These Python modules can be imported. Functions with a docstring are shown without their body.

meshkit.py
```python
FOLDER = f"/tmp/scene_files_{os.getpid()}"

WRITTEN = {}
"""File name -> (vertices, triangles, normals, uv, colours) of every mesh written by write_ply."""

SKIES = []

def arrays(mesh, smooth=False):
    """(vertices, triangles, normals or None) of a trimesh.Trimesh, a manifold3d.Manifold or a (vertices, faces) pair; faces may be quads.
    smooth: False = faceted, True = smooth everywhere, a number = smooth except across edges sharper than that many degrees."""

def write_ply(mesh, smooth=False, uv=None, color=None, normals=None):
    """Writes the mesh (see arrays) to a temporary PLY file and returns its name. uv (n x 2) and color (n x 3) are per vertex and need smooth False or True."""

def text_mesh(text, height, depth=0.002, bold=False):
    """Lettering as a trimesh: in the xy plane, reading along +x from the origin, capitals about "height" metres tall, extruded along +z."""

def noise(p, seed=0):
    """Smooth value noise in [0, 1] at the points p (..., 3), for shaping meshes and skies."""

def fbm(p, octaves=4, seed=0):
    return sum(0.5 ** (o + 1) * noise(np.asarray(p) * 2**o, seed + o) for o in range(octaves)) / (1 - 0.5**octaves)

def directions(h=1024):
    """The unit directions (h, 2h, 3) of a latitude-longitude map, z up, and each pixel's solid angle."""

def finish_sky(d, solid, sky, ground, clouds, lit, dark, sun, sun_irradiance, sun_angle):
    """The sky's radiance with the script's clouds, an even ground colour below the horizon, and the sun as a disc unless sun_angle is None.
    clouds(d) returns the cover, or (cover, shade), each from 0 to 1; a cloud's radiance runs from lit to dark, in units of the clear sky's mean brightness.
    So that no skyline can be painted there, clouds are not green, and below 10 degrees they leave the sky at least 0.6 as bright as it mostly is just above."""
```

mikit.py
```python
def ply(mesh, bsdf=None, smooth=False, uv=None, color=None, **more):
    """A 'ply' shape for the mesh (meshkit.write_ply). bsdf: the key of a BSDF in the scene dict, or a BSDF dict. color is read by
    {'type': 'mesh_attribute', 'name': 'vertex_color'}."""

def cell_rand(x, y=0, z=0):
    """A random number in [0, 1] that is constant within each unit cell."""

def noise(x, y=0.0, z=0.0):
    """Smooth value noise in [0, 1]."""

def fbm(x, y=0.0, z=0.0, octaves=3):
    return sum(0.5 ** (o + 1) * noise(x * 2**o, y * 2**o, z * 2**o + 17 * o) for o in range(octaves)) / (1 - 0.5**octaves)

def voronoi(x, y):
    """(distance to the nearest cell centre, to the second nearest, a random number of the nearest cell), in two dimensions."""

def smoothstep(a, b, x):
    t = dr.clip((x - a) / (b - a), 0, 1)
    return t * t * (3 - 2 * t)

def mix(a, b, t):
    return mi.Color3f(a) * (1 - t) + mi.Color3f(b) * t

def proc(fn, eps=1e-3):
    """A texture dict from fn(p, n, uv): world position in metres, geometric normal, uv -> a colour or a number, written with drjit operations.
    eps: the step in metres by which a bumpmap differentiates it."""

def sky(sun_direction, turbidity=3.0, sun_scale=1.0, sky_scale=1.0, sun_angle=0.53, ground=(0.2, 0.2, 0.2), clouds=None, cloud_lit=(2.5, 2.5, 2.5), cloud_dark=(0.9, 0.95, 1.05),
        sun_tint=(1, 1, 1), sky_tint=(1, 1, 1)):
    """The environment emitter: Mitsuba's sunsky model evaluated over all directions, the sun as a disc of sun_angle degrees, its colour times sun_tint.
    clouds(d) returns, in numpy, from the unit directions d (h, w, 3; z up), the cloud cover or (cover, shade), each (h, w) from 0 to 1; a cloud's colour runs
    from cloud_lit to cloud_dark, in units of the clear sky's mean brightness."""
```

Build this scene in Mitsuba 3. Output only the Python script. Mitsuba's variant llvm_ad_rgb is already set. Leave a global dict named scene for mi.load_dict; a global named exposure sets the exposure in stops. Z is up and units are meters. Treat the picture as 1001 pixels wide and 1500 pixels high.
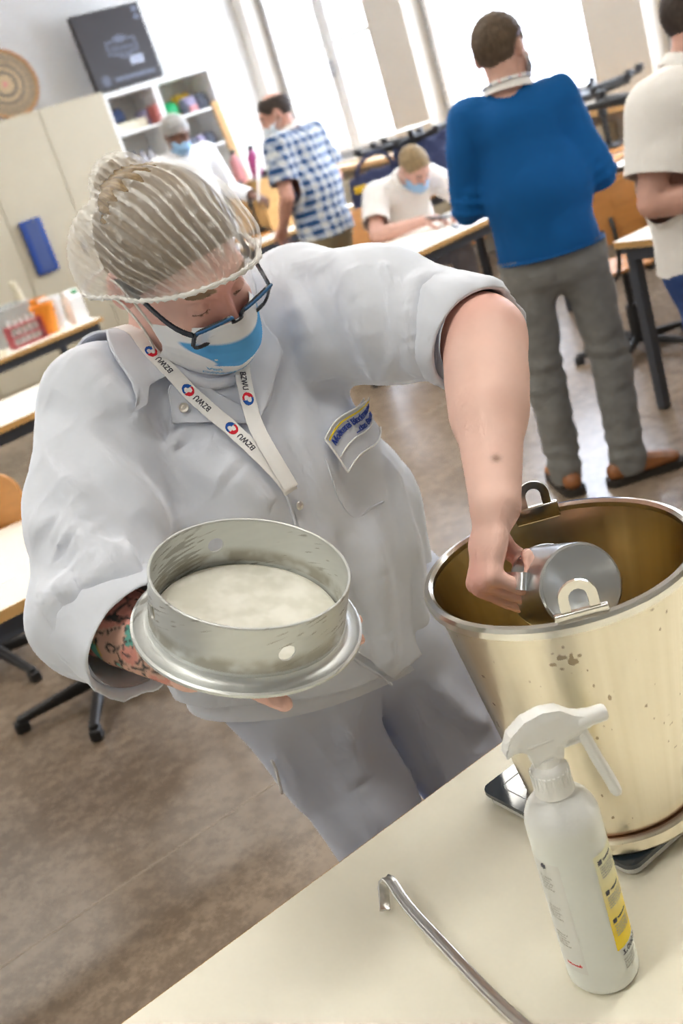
import math, random
import numpy as np, trimesh, mitsuba as mi, drjit as dr
import mikit, meshkit
from mikit import proc, noise, fbm, cell_rand, smoothstep, mix
import manifold3d as m3
from shapely.geometry import Polygon, Point, box as sbox, LineString
from shapely import affinity
from shapely.ops import unary_union
T = mi.ScalarTransform4f
rng = np.random.default_rng(7)
PI = math.pi

# ------------------------------------------------------------------ camera, light, exposure
# World: z up, x along the cupboard wall (to the right, away), y towards the cupboard wall. Metres.
CAM_F, CAM_PITCH, CAM_ROLL, CAM_YAW, CAM_H = 1580.0, 20.2, 18.0, 29.0, 1.58
_p, _r, _w = np.radians([CAM_PITCH, CAM_ROLL, CAM_YAW])
_h = np.array([math.sin(_w), math.cos(_w), 0.0]); _z = np.array([0, 0, 1.0])
CAM_FWD = _h*math.cos(_p) - _z*math.sin(_p)
CAM_UP0 = _h*math.sin(_p) + _z*math.cos(_p)
CAM_RIGHT = np.array([math.cos(_w), -math.sin(_w), 0.0])
CAM_UP = math.cos(_r)*CAM_UP0 + math.sin(_r)*CAM_RIGHT
CAM_O = np.array([0, 0, CAM_H])
scene, labels = {}, {}
scene['camera'] = {'type': 'thinlens', 'fov_axis': 'x', 'fov': 2*math.degrees(math.atan(500.5/CAM_F)), 'aperture_radius': 0.0031, 'focus_distance': 1.22, 'near_clip': 0.05, 'far_clip': 200.0,
                   'to_world': T().look_at(origin=CAM_O.tolist(), target=(CAM_O+CAM_FWD).tolist(), up=CAM_UP.tolist())}
exposure = 0.66
def overcast(d):
    n = meshkit.fbm(d*3.0, 3, 5)
    return np.ones(d.shape[:2]), 0.25*n
scene['sky'] = mikit.sky((0.55, 0.2, 0.8), turbidity=6.0, sun_scale=0.0, sky_scale=1.0, ground=(0.8, 0.81, 0.82), clouds=overcast, cloud_lit=(38.0, 42.5, 50.0), cloud_dark=(32.0, 36.0, 43.0))
FILL_LAMP = (10.2, 9.8, 8.9)          # radiance of the added luminaires that replace bounced flash

# ------------------------------------------------------------------ helpers
def add(key, mesh, bsdf, smooth=30, label=None, cat=None, group=None, kind=None, at=None, **kw):
    base, n = key, 0
    while key in scene or key in labels and not (label is None and cat is None):
        n += 1; key = f'{base}_{n:03d}'
    d = mesh if isinstance(mesh, dict) else mikit.ply(mesh, bsdf, smooth, **kw)
    if at is not None: d = {**d, 'to_world': at}
    scene[key] = d
    tag(key, label, cat, group, kind)
    return key
def tag(key, label=None, cat=None, group=None, kind=None):
    L = {k: v for k, v in (('label', label), ('category', cat), ('group', group), ('kind', kind)) if v}
    if L: labels.setdefault(key, {}).update(L)
def thing(name, label, cat, group=None):
    key, n = name, 0
    while key in labels or key in scene:
        n += 1; key = f'{name}_{n:03d}'
    tag(key, label, cat, group)
    return key
def cat_m(ms): return trimesh.util.concatenate([m for m in ms])
def man2tri(m):
    mm = m.to_mesh(); return trimesh.Trimesh(np.array(mm.vert_properties[:, :3], float), np.array(mm.tri_verts), process=False)
def rbox(x0, y0, z0, x1, y1, z1, r=0.003, seg=2):
    r = min(r, 0.49*min(x1-x0, y1-y0, z1-z0))
    s = m3.Manifold.sphere(r, 4*seg)
    ps = [s.translate((x, y, z)) for x in (x0+r, x1-r) for y in (y0+r, y1-r) for z in (z0+r, z1-r)]
    return man2tri(m3.Manifold.batch_hull(ps))
def box(x0, y0, z0, x1, y1, z1):
    m = trimesh.creation.box((x1-x0, y1-y0, z1-z0)); m.apply_translation(((x0+x1)/2, (y0+y1)/2, (z0+z1)/2)); return m
def lathe(profile, seg=48):
    m = trimesh.creation.revolve(np.array(profile, float), sections=seg)
    return m
def xf(m, rz=0.0, loc=(0, 0, 0), M=None):
    m = m.copy()
    if M is not None: m.apply_transform(M)
    if rz: m.apply_transform(trimesh.transformations.rotation_matrix(rz, [0, 0, 1]))
    m.apply_translation(loc); return m
def frame_axes(zdir, xhint=(1, 0, 0)):
    z = np.array(zdir, float); z /= np.linalg.norm(z)
    x = np.array(xhint, float); x = x - z*(x@z); x /= np.linalg.norm(x)
    M = np.eye(4); M[:3, 0] = x; M[:3, 1] = np.cross(z, x); M[:3, 2] = z
    return M
def tube(points, r, seg=10, caps=True):
    p = np.asarray(points, float); n = len(p); r = np.broadcast_to(r, (n,))
    t = np.gradient(p, axis=0); t /= np.linalg.norm(t, axis=1, keepdims=True)+1e-12
    a = np.cross(t[0], [0, 0, 1.0] if abs(t[0][2]) < .9 else [1.0, 0, 0]); a /= np.linalg.norm(a)
    A = []
    for i in range(n):
        a = a - t[i]*(a@t[i]); a /= np.linalg.norm(a); A.append(a)
    A = np.array(A); B = np.cross(t, A); th = np.arange(seg)*2*PI/seg
    v = (p[:, None]+r[:, None, None]*(np.cos(th)[None, :, None]*A[:, None]+np.sin(th)[None, :, None]*B[:, None])).reshape(-1, 3)
    f = []
    for i in range(n-1):
        for j in range(seg):
            k = (j+1) % seg
            f += [[i*seg+j, i*seg+k, (i+1)*seg+k], [i*seg+j, (i+1)*seg+k, (i+1)*seg+j]]
    if caps:
        v = np.vstack([v, p[0], p[-1]]); e = len(v)
        for j in range(seg):
            k = (j+1) % seg
            f += [[e-2, k, j], [e-1, (n-1)*seg+j, (n-1)*seg+k]]
    return trimesh.Trimesh(v, f, process=False)
def spline(pts, n=40):
    from scipy.interpolate import CubicSpline
    p = np.asarray(pts, float); s = np.r_[0, np.cumsum(np.linalg.norm(np.diff(p, axis=0), axis=1))]
    return CubicSpline(s, p)(np.linspace(0, s[-1], n))
def ribbon(points, normals, width, thick=0.0):
    """A strip along points, lying across the normals; vertices in pairs, uv = (length, 0..1)."""
    p = np.asarray(points, float); nn = np.asarray(normals, float)
    t = np.gradient(p, axis=0); t /= np.linalg.norm(t, axis=1, keepdims=True)
    s = np.cross(nn, t); s /= np.linalg.norm(s, axis=1, keepdims=True)
    return p, s, t
def prism(poly, h):
    return cat_m([trimesh.creation.extrude_polygon(g, h, engine='earcut') for g in getattr(poly, 'geoms', [poly])])

def mat(key, d): scene[key] = d; return key
def rgb(*c): return {'type': 'rgb', 'value': [float(x) for x in c]}
def plastic(key, c, rough=0.4, spec=0.5, two=False):
    b = {'type': 'principled', 'base_color': c if isinstance(c, dict) else rgb(*c), 'roughness': rough, 'specular': spec}
    return mat(key, {'type': 'twosided', 'b': b})
def cloth(key, c, rough=0.9, sheen=0.3):
    b = {'type': 'principled', 'base_color': c if isinstance(c, dict) else rgb(*c), 'roughness': rough, 'specular': 0.2, 'sheen': sheen}
    return mat(key, {'type': 'twosided', 'b': b})
def metal(key, c, rough=0.2):
    b = {'type': 'principled', 'base_color': c if isinstance(c, dict) else rgb(*c), 'metallic': 1.0, 'roughness': rough}
    return mat(key, {'type': 'twosided', 'b': b})

# ------------------------------------------------------------------ materials of the room
def floor_col(p, n, uv):
    a = fbm(p.x*5, p.y*5, 0.0, 4); b = fbm(p.x*34, p.y*34, 3.0, 3); c = noise(p.x*160, p.y*160)
    t = dr.clip(0.28*a+0.52*b+0.20*c, 0, 1)
    return mix((0.160, 0.116, 0.080), (0.250, 0.190, 0.137), smoothstep(0.3, 0.72, t))
mat('mat_floor', {'type': 'twosided', 'b': {'type': 'principled', 'base_color': proc(floor_col), 'roughness': .30, 'specular': .75, 'clearcoat': .35, 'clearcoat_gloss': .72}})
def wall_col(p, n, uv): return mix((0.66, 0.645, 0.62), (0.70, 0.685, 0.66), fbm(p.x*1.5, p.y*1.5, p.z*1.5, 3))
plastic('mat_wall', proc(wall_col), 0.9, 0.2)
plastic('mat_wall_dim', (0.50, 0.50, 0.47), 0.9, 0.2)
plastic('mat_pier', (0.60, 0.56, 0.50), 0.9, 0.2)
plastic('mat_ceiling', (0.86, 0.85, 0.83), 0.95, 0.1)
def top_col(p, n, uv): return mix((0.84, 0.805, 0.675), (0.87, 0.84, 0.72), fbm(p.x*4, p.y*4, p.z*4, 3))
plastic('mat_laminate', proc(top_col), 0.33, 0.5)
plastic('mat_white_laminate', (0.86, 0.83, 0.76), 0.35, 0.5)
def wood_col(p, n, uv):
    g = fbm(p.x*6+p.y*6, p.z*70, (p.x-p.y)*5, 3)
    return mix((0.50, 0.27, 0.085), (0.66, 0.40, 0.15), g)
plastic('mat_beech', proc(wood_col), 0.4, 0.5)
def chairwood_col(p, n, uv):
    g = fbm(p.x*8, p.z*60, p.y*8, 3)
    return mix((0.46, 0.19, 0.05), (0.62, 0.29, 0.085), g)
plastic('mat_plywood', proc(chairwood_col), 0.35, 0.5)
plastic('mat_anthracite', (0.045, 0.052, 0.066), 0.4, 0.5)
plastic('mat_black', (0.016, 0.017, 0.019), 0.4, 0.5)
plastic('mat_cupboard', (0.52, 0.46, 0.34), 0.45, 0.4)
plastic('mat_white', (0.84, 0.84, 0.83), 0.4, 0.5)
plastic('mat_grey', (0.35, 0.35, 0.36), 0.5, 0.4)
plastic('mat_sillwood', (0.66, 0.40, 0.17), 0.4, 0.5)
metal('mat_chrome', (0.75, 0.75, 0.74), 0.18)
mat('mat_pane', {'type': 'thindielectric', 'int_ior': 1.5})

# ------------------------------------------------------------------ the room
X0, X1, Y0, Y1, ZC = -2.6, 6.2, -2.6, 10.1, 3.45
add('floor', box(X0-.3, Y0-.3, -0.08, X1+.4, Y1+.3, 0.0), 'mat_floor', False, kind='structure')
for k, y in enumerate((-1.65, 0.35, 2.35, 4.35, 6.35, 8.35)):     # welded seams of the sheet flooring
    add('floor__weld_seam', rbox(X0, y-.0035, -0.002, X1, y+.0035, 0.0007, 0.0004, 1), plastic('mat_seam', (0.36, 0.30, 0.23), 0.5, 0.4) if k == 0 else 'mat_seam', False)
add('ceiling', box(X0-.3, Y0-.3, ZC, X1+.4, Y1+.3, ZC+.1), 'mat_ceiling', False, kind='structure')
add('wall_back', box(X0-.3, Y1, 0, X1+.4, Y1+.2, ZC), 'mat_wall', False, kind='structure')
add('wall_left', box(X0-.2, Y0, 0, X0, Y1, ZC), 'mat_wall_dim', False, kind='structure')
add('wall_front', box(X0-.2, Y0-.2, 0, X1+.4, Y0, ZC), 'mat_wall_dim', False, kind='structure')
WINS = [(8.09, 9.93), (5.70, 7.575), (3.30, 5.19)]
ZW0, ZW1 = 1.0, 3.2
solid = m3.Manifold.cube((0.36, Y1-Y0, ZC)).translate((X1, Y0, 0))
for a, b in WINS:
    solid -= m3.Manifold.cube((1.0, b-a, ZW1-ZW0)).translate((X1-.3, a, ZW0))
add('wall_right', man2tri(solid), 'mat_pier', False, kind='structure')
for i, (a, b) in enumerate(WINS):
    k = thing(f'window_{i+1}', None, None); tag(k, kind='structure')
    xw = X1+0.2
    fr = [box(xw, a, ZW0, xw+.06, a+.07, ZW1), box(xw, b-.07, ZW0, xw+.06, b, ZW1), box(xw, a+.07, ZW0, xw+.06, b-.07, ZW0+.07), box(xw, a+.07, ZW1-.07, xw+.06, b-.07, ZW1)]
    add(k+'__frame', cat_m(fr), 'mat_grey', False); labels[k+'__frame'] = {'label': 'grey outer frame'}
    mid = a+(b-a)*0.47
    wide = i > 0
    if not wide: add(k+'__mullion', box(xw-.01, mid-.045, ZW0+.07, xw+.06, mid+.045, ZW1-.07), 'mat_white', False)
    for (s0, s1) in (((a+.07, b-.07),) if wide else ((a+.07, mid-.045), (mid+.045, b-.07))):
        s = k+'__sash'
        n = 0
        while s in scene: n += 1; s = f'{k}__sash_{n:03d}'
        w = .055
        sm = [box(xw-.03, s0, ZW0+.07, xw+.03, s0+w, ZW1-.07), box(xw-.03, s1-w, ZW0+.07, xw+.03, s1, ZW1-.07), box(xw-.03, s0+w, ZW0+.07, xw+.03, s1-w, ZW0+.07+w), box(xw-.03, s0+w, ZW1-.07-w, xw+.03, s1-w, ZW1-.07),
              ]+([] if wide else [box(xw-.02, s0+w, 2.02, xw+.02, s1-w, 2.06)])
        scene[s] = mikit.ply(cat_m(sm), 'mat_white', False)
        for z0, z1 in (((ZW0+.07+w, ZW1-.07-w),) if wide else ((ZW0+.07+w, 2.02), (2.06, ZW1-.07-w))):
            pm = trimesh.Trimesh([[xw, s0+w, z0], [xw, s1-w, z0], [xw, s1-w, z1], [xw, s0+w, z1]], [[0, 1, 2], [0, 2, 3]], process=False)
            n, pk = 0, s+'__pane'
            while pk in scene: n += 1; pk = f'{s}__pane_{n:03d}'
            scene[pk] = mikit.ply(pm, 'mat_pane', False)
    mid = a+.10 if wide else mid
    add(k+'__handle', rbox(xw-.075, mid-.012, 1.75, xw-.04, mid+.012, 1.90, .006), 'mat_grey', 30)
# window sill running along the wall, wooden nose, cream convector panel below
add('trim_1', rbox(X1-.22, Y0+.02, 0.93, X1+.2, Y1-.01, 0.975, 0.006), 'mat_sillwood', 30, kind='structure')
for i, (a, b) in enumerate(WINS):
    g = thing('convector_panel', ('cream heating panel under the window sill, nearest to the room corner', 'cream heating panel under the window sill behind the sitting man', 'cream heating panel under the window sill, right of the blue jumper')[i], 'heater', 'heating panels below the window sill')
    add(g+'__cover', rbox(X1-.16, a-.12, 0.16, X1-.02, b+.12, 0.86, 0.01), 'mat_cupboard', 30)
    for j in range(10):
        yy = a+.05+(b-a-.1)*j/9
        scene[f'{g}__grille_slat' + (f'_{j:03d}' if j else '')] = mikit.ply(box(X1-.168, yy-.03, 0.76, X1-.158, yy+.03, 0.80), 'mat_grey', False)
# added unseen luminaires, standing in for flash bounced off the ceiling
fill_lamp_mesh = box(-.75, -.14, -.005, .75, .14, 0.0)
for i, yy in enumerate((0.7, 3.7, 6.7)):
    for j, xx in enumerate((-1.6, 0.4, 2.4, 4.4)):
        k = thing('ceiling_light', 'added fill light shaped as a long flat luminaire below the white ceiling', 'added_lamp', 'added ceiling fill lights')
        add(k+'__housing', xf(rbox(-.78, -.17, 0.002, .78, .17, .07, .01), 0, (xx, yy, 3.2)), 'mat_white', 30)
        scene[k+'__diffuser'] = mikit.ply(xf(box(-.75, -.14, -.01, .75, .14, 0.0), 0, (xx, yy, 3.2)), 'mat_white', False, emitter={'type': 'area', 'radiance': rgb(*FILL_LAMP)})
        add(k+'__cable', tube([(xx, yy, 3.26), (xx, yy, ZC)], 0.006, 6), 'mat_white', True)
# ------------------------------------------------------------------ cupboards and shelf along the back wall
plastic('mat_gap', (0.10, 0.09, 0.075), 0.8, 0.2)
def cupboard(x0, x1, y0, y1, h, label):
    k = thing('cupboard', label, 'cupboard', 'tall cream cupboards along the wall')
    add(k+'__carcass', box(x0, y0+.022, 0.0, x1, y1, h), 'mat_cupboard', False)
    xm = (x0+x1)/2
    for a, b, hx in ((x0+.003, xm-.003, xm-.05), (xm+.003, x1-.003, xm+.05)):
        d = k+'__door' if k+'__door' not in scene else k+'__door_001'
        scene[d] = mikit.ply(rbox(a, y0, 0.08, b, y0+.02, h-.004, .003, 1), 'mat_cupboard', 30)
        scene[d+'__handle'] = mikit.ply(rbox(hx-.008, y0-.025, .98, hx+.008, y0-.001, 1.12, .005), 'mat_grey', 30)
        scene[d+'__lock'] = mikit.ply(xf(trimesh.creation.cylinder(.011, .008, sections=16), M=frame_axes((0, -1, 0)), loc=(hx, y0-.003, 1.2)), 'mat_chrome', 30)
    add(k+'__plinth', box(x0+.01, y0+.03, 0, x1-.01, y0+.04, .08), 'mat_gap', False)
cupboard(3.045, 4.30, 9.55, 10.08, 2.225, 'tall cream double door cupboard nearest to the open shelf unit')
cupboard(1.785, 3.043, 9.55, 10.08, 2.225, 'tall cream double door cupboard second from the open shelf unit, behind the laboratory table')
cupboard(0.525, 1.783, 9.55, 10.08, 2.225, 'tall cream double door cupboard farthest from the shelf unit')
k = thing('shelf_unit', 'white open shelf unit with packages beside the cream cupboards', 'shelf')
sx0, sx1, sy0, sy1, sh = 4.305, 5.43, 9.58, 10.08, 2.2
add(k+'__side_panel', box(sx0, sy0, 0, sx0+.03, sy1, sh), 'mat_white', False)
add(k+'__side_panel', box(sx1-.03, sy0, 0, sx1, sy1, sh), 'mat_white', False)
add(k+'__divider', box(4.80, sy0+.01, .8, 4.86, sy1-.02, sh-.04), 'mat_white', False)
add(k+'__top_panel', box(sx0+.03, sy0, sh-.045, sx1-.03, sy1, sh), 'mat_white', False)
add(k+'__back_panel', box(sx0+.03, sy1-.015, 0.05, sx1-.03, sy1, sh-.045), plastic('mat_shelfback', (0.62, 0.61, 0.57), .6, .3), False)
for z in (0.45, 1.17, 1.515, 1.84):
    for a, b in ((sx0+.03, 4.80), (4.86, sx1-.03)):
        add(k+'__shelf_board', box(a, sy0+.01, z-.025, b, sy1-.016, z), 'mat_white', False)
add(k+'__lower_door', rbox(sx0+.005, sy0-.02, .05, 4.865, sy0-.001, .79, .004), 'mat_white', 30)
add(k+'__lower_door', rbox(4.87, sy0-.02, .05, sx1-.005, sy0-.001, .79, .004), 'mat_white', 30)
# what stands on the shelves
def wobbly(m, amp, s, seed):
    v = m.vertices; m.vertices = v + amp*(np.stack([meshkit.noise(v*s, seed+i) for i in range(3)], -1)-.5); return m
def bag_shape(w, d, h, seed):
    m = man2tri(m3.Manifold.batch_hull([m3.Manifold.sphere(.03, 12).translate((x, y, z)) for x in (-w/2+.03, w/2-.03) for y in (-d/2+.03, d/2-.03) for z in (.03,)]
        + [m3.Manifold.sphere(.025, 12).translate((x*.6, y*.5, h-.03)) for x in (-w/2, w/2) for y in (-d/2, d/2)]).refine_to_length(.03))
    wobbly(m, .02, 14, seed); v = m.vertices; v -= v.min(0); v *= np.array([w, d, h])/v.max(0); v[:, :2] -= np.array([w, d])/2; m.vertices = v; return m
plastic('mat_navy_bag', (0.03, 0.045, 0.10), .6, .3); plastic('mat_green', (0.01, 0.33, 0.11), .4, .4); plastic('mat_yellow', (0.75, 0.47, 0.02), .4, .4)
plastic('mat_mauve', (0.33, 0.30, 0.45), .5, .4); plastic('mat_cream_box', (0.75, 0.70, 0.55), .6, .3); plastic('mat_redbrown', (0.42, 0.12, 0.10), .5, .3); plastic('mat_palegrey', (0.55, 0.55, 0.60), .5, .3)
plastic('mat_pink', (0.62, 0.28, 0.30), .5, .3); plastic('mat_slate', (0.13, 0.15, 0.20), .5, .3)
def shelf_item(key, label, cat, m, bs, x, z, rz=0, y=9.80, group=None):
    kk = thing(key, label, cat, group); add(kk, xf(m, rz, (x, y, z)), bs, 40)
shelf_item('plastic_bag', 'dark navy bag lying on the upper left shelf', 'bag', bag_shape(.17, .22, .13, 1), 'mat_navy_bag', 4.43, 1.841+.095)
shelf_item('storage_box', 'flat cream box on the upper left shelf under the navy bag', 'box', rbox(-.17, -.13, 0, .17, .13, .09, .008), 'mat_cream_box', 4.52, 1.8405)
shelf_item('plastic_bag', 'mauve packet on the upper left shelf beside the cream box', 'packet', bag_shape(.12, .2, .15, 3), 'mat_mauve', 4.735, 1.841, .2)
shelf_item('storage_box', 'small red brown box on the upper left shelf against the divider', 'box', rbox(-.018, -.08, 0, .018, .08, .16, .004), 'mat_redbrown', 4.76, 1.8405, 0, 9.64)
shelf_item('plastic_tub', 'green rounded tub on the upper right shelf', 'tub', lathe([[0, 0], [.085, 0], [.10, .01], [.105, .10], [.075, .135], [0, .15]], 32), 'mat_green', 4.985, 1.8405)
shelf_item('plastic_box', 'yellow box on the upper right shelf behind the mauve packets', 'box', rbox(-.07, -.06, 0, .07, .06, .19, .01), 'mat_yellow', 5.22, 1.8405, .1, 9.93)
shelf_item('plastic_bag', 'pale mauve packet on the upper right shelf beside the green tub', 'packet', bag_shape(.14, .2, .15, 5), 'mat_mauve', 5.20, 1.841, 0, 9.78)
shelf_item('plastic_bag', 'slate blue packet at the right end of the upper right shelf', 'packet', bag_shape(.12, .2, .15, 6), 'mat_slate', 5.325, 1.841, 0, 9.78)
shelf_item('storage_box', 'small pink box in front of the packets on the upper right shelf', 'box', rbox(-.035, -.03, 0, .035, .03, .06, .004), 'mat_pink', 5.17, 1.8405, 0, 9.64)
for i, (x, mm) in enumerate(((5.10, 'mat_slate'), (5.20, 'mat_mauve'), (5.30, 'mat_slate'))):
    shelf_item('plastic_bag', ('dark packet at the left of the middle right shelf', 'mauve packet in the middle of the middle right shelf', 'dark packet at the right of the middle right shelf')[i], 'packet', bag_shape(.10, .22, .12, 9+i), mm, x, 1.516)
for i, x in enumerate((4.40, 4.48, 4.565, 4.65)):
    kk = thing('sample_bottle', ('leftmost small bottle on the lower left shelf', 'second small bottle on the lower left shelf', 'third small bottle on the lower left shelf', 'rightmost small bottle on the lower left shelf')[i], 'bottle', 'bottles on the lower left shelf')
    add(kk+'__body', xf(lathe([[0, 0], [.03, 0], [.033, .006], [.033, .09], [.014, .115], [.014, .13], [0, .13]], 20), 0, (x, 9.75, 1.5155)), 'mat_palegrey', 40)
    add(kk+'__cap', xf(lathe([[0, .128], [.017, .128], [.017, .15], [0, .15]], 20), 0, (x, 9.75, 1.5155)), 'mat_slate', 40)

# dark board on top of the shelf unit, badge and band in pale lettering
kx = thing('advertising_board', 'dark slate board with a pale badge standing on top of the shelf unit', 'board')
BW, BH = 0.70, 0.66
lean = math.radians(4)
MB = T().translate([4.335, 9.70, 2.228]).rotate([0, 0, 1], 3).rotate([1, 0, 0], -4)
def board_add(part, m, bs, label=None):
    kk = kx+'__'+part; n = 0
    while kk in scene: n += 1; kk = f'{kx}__{part}_{n:03d}'
    m = m.copy(); A = np.array(MB.matrix, float).reshape(4, 4); m.apply_transform(A)
    scene[kk] = mikit.ply(m, bs, False)
    if label: labels[kk] = {'label': label}
plastic('mat_board', (0.036, 0.031, 0.032), .5, .4); plastic('mat_print_blue', (0.16, 0.175, 0.23), .6, .3); plastic('mat_print_pale', (0.42, 0.45, 0.55), .6, .3)
board_add('panel', rbox(0, 0, 0, BW, .075, BH, .004), 'mat_board')
def upright(m, x, z, d=-.001):      # xy lettering -> stands in the xz plane facing -y
    m = m.copy(); m.apply_transform(trimesh.transformations.rotation_matrix(PI/2, [1, 0, 0])); m.apply_translation((x, d, z)); return m
bx0, bz0, bw, bh = .24, .245, .30, .165
outer = Polygon([(0, .03), (0, bh-.03), (.06, bh-.03), (.10, bh-.005), (bw/2, bh+.012), (bw-.10, bh-.005), (bw-.06, bh-.03), (bw, bh-.03), (bw, .03), (bw-.06, .03), (bw-.1, .005), (bw/2, -.012), (.1, .005), (.06, .03)]).buffer(.008)
board_add('badge_frame', upright(prism(outer.difference(outer.buffer(-.016)), .002), bx0, bz0), 'mat_print_blue', 'pale outlined badge')
board_add('badge_field', upright(prism(Point(.15, bh-.028).buffer(.05).intersection(outer.buffer(-.02)).difference(sbox(0, .0, bw, bh-.045)), .002), bx0, bz0), 'mat_print_blue')
tm = meshkit.text_mesh('Malduner', .042, .002, True)
s = .24/(tm.bounds[1][0]-tm.bounds[0][0]); tm.vertices[:, 0] *= s
board_add('badge_lettering', upright(tm, bx0+.03, bz0+.055), 'mat_print_blue')
board_add('badge_line', upright(prism(sbox(.07, .018, .23, .028), .002), bx0, bz0), 'mat_print_blue')
board_add('badge_label', upright(prism(sbox(0, 0, .14, .075).buffer(-.008).buffer(.008), .003), .42, .155), 'mat_print_pale', 'pale rounded label')
board_add('label_line', upright(prism(unary_union([sbox(.02, .045, .12, .052), sbox(.03, .025, .11, .031)]), .0035), .42, .155), 'mat_print_blue')
board_add('band', upright(prism(sbox(0, 0, .43, .03), .002), .20, .05), 'mat_print_blue')
board_add('band_mark', upright(prism(Point(0, 0).buffer(.045).difference(Point(0, 0).buffer(.03)).union(sbox(-.02, -.02, .02, .02)), .002), .115, .075), 'mat_print_blue')
board_add('corner_mark', upright(prism(unary_union([Point(.0, .0).buffer(.028), sbox(-.028, -.09, .028, -.05)]), .002), BW-.06, BH-.05), 'mat_print_blue')

# round woven tray standing on the cupboards
kt = thing('woven_tray', 'round woven tray with brown ring pattern standing on the cream cupboard', 'tray')
def weave_col(p, n, uv):
    dx, dz = p.x-3.605, p.z-2.515
    r = dr.sqrt(dx*dx+dz*dz+((p.y-9.9)*(p.y-9.9))*.2); a = dr.atan2(dz, dx)
    spoke = smoothstep(.2, .6, dr.abs(dr.sin(a*36)))
    ring = smoothstep(.35, .65, dr.abs(dr.sin(r*48)))
    dark = dr.select((r > .195) & (r < .26), spoke, dr.select((r > .05) & (r < .185), ring*(.35+.65*smoothstep(.0, .3, dr.abs(dr.sin(a*22)))), .15))
    c = mix((0.56, 0.41, 0.24), (0.17, 0.14, 0.11), dark*.9)
    return dr.select(r < .022, mi.Color3f(.55, .20, .20), c)
plastic('mat_weave', proc(weave_col), .8, .2); plastic('mat_trayrim', (0.50, 0.22, 0.07), .6, .3)
MT = np.eye(4); MT[:3, :3] = trimesh.transformations.rotation_matrix(PI/2-math.radians(7), [1, 0, 0])[:3, :3]; MT[:3, 3] = (3.605, 9.90, 2.515)
prof = [[0, -.006], [.27, -.006], [.285, .012], [.285, .020], [.268, .004], [0, .004]]
m = lathe(prof, 64); m.apply_transform(MT); add(kt+'__basket', m, 'mat_weave', 40)
th = np.linspace(0, 2*PI, 73)
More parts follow.
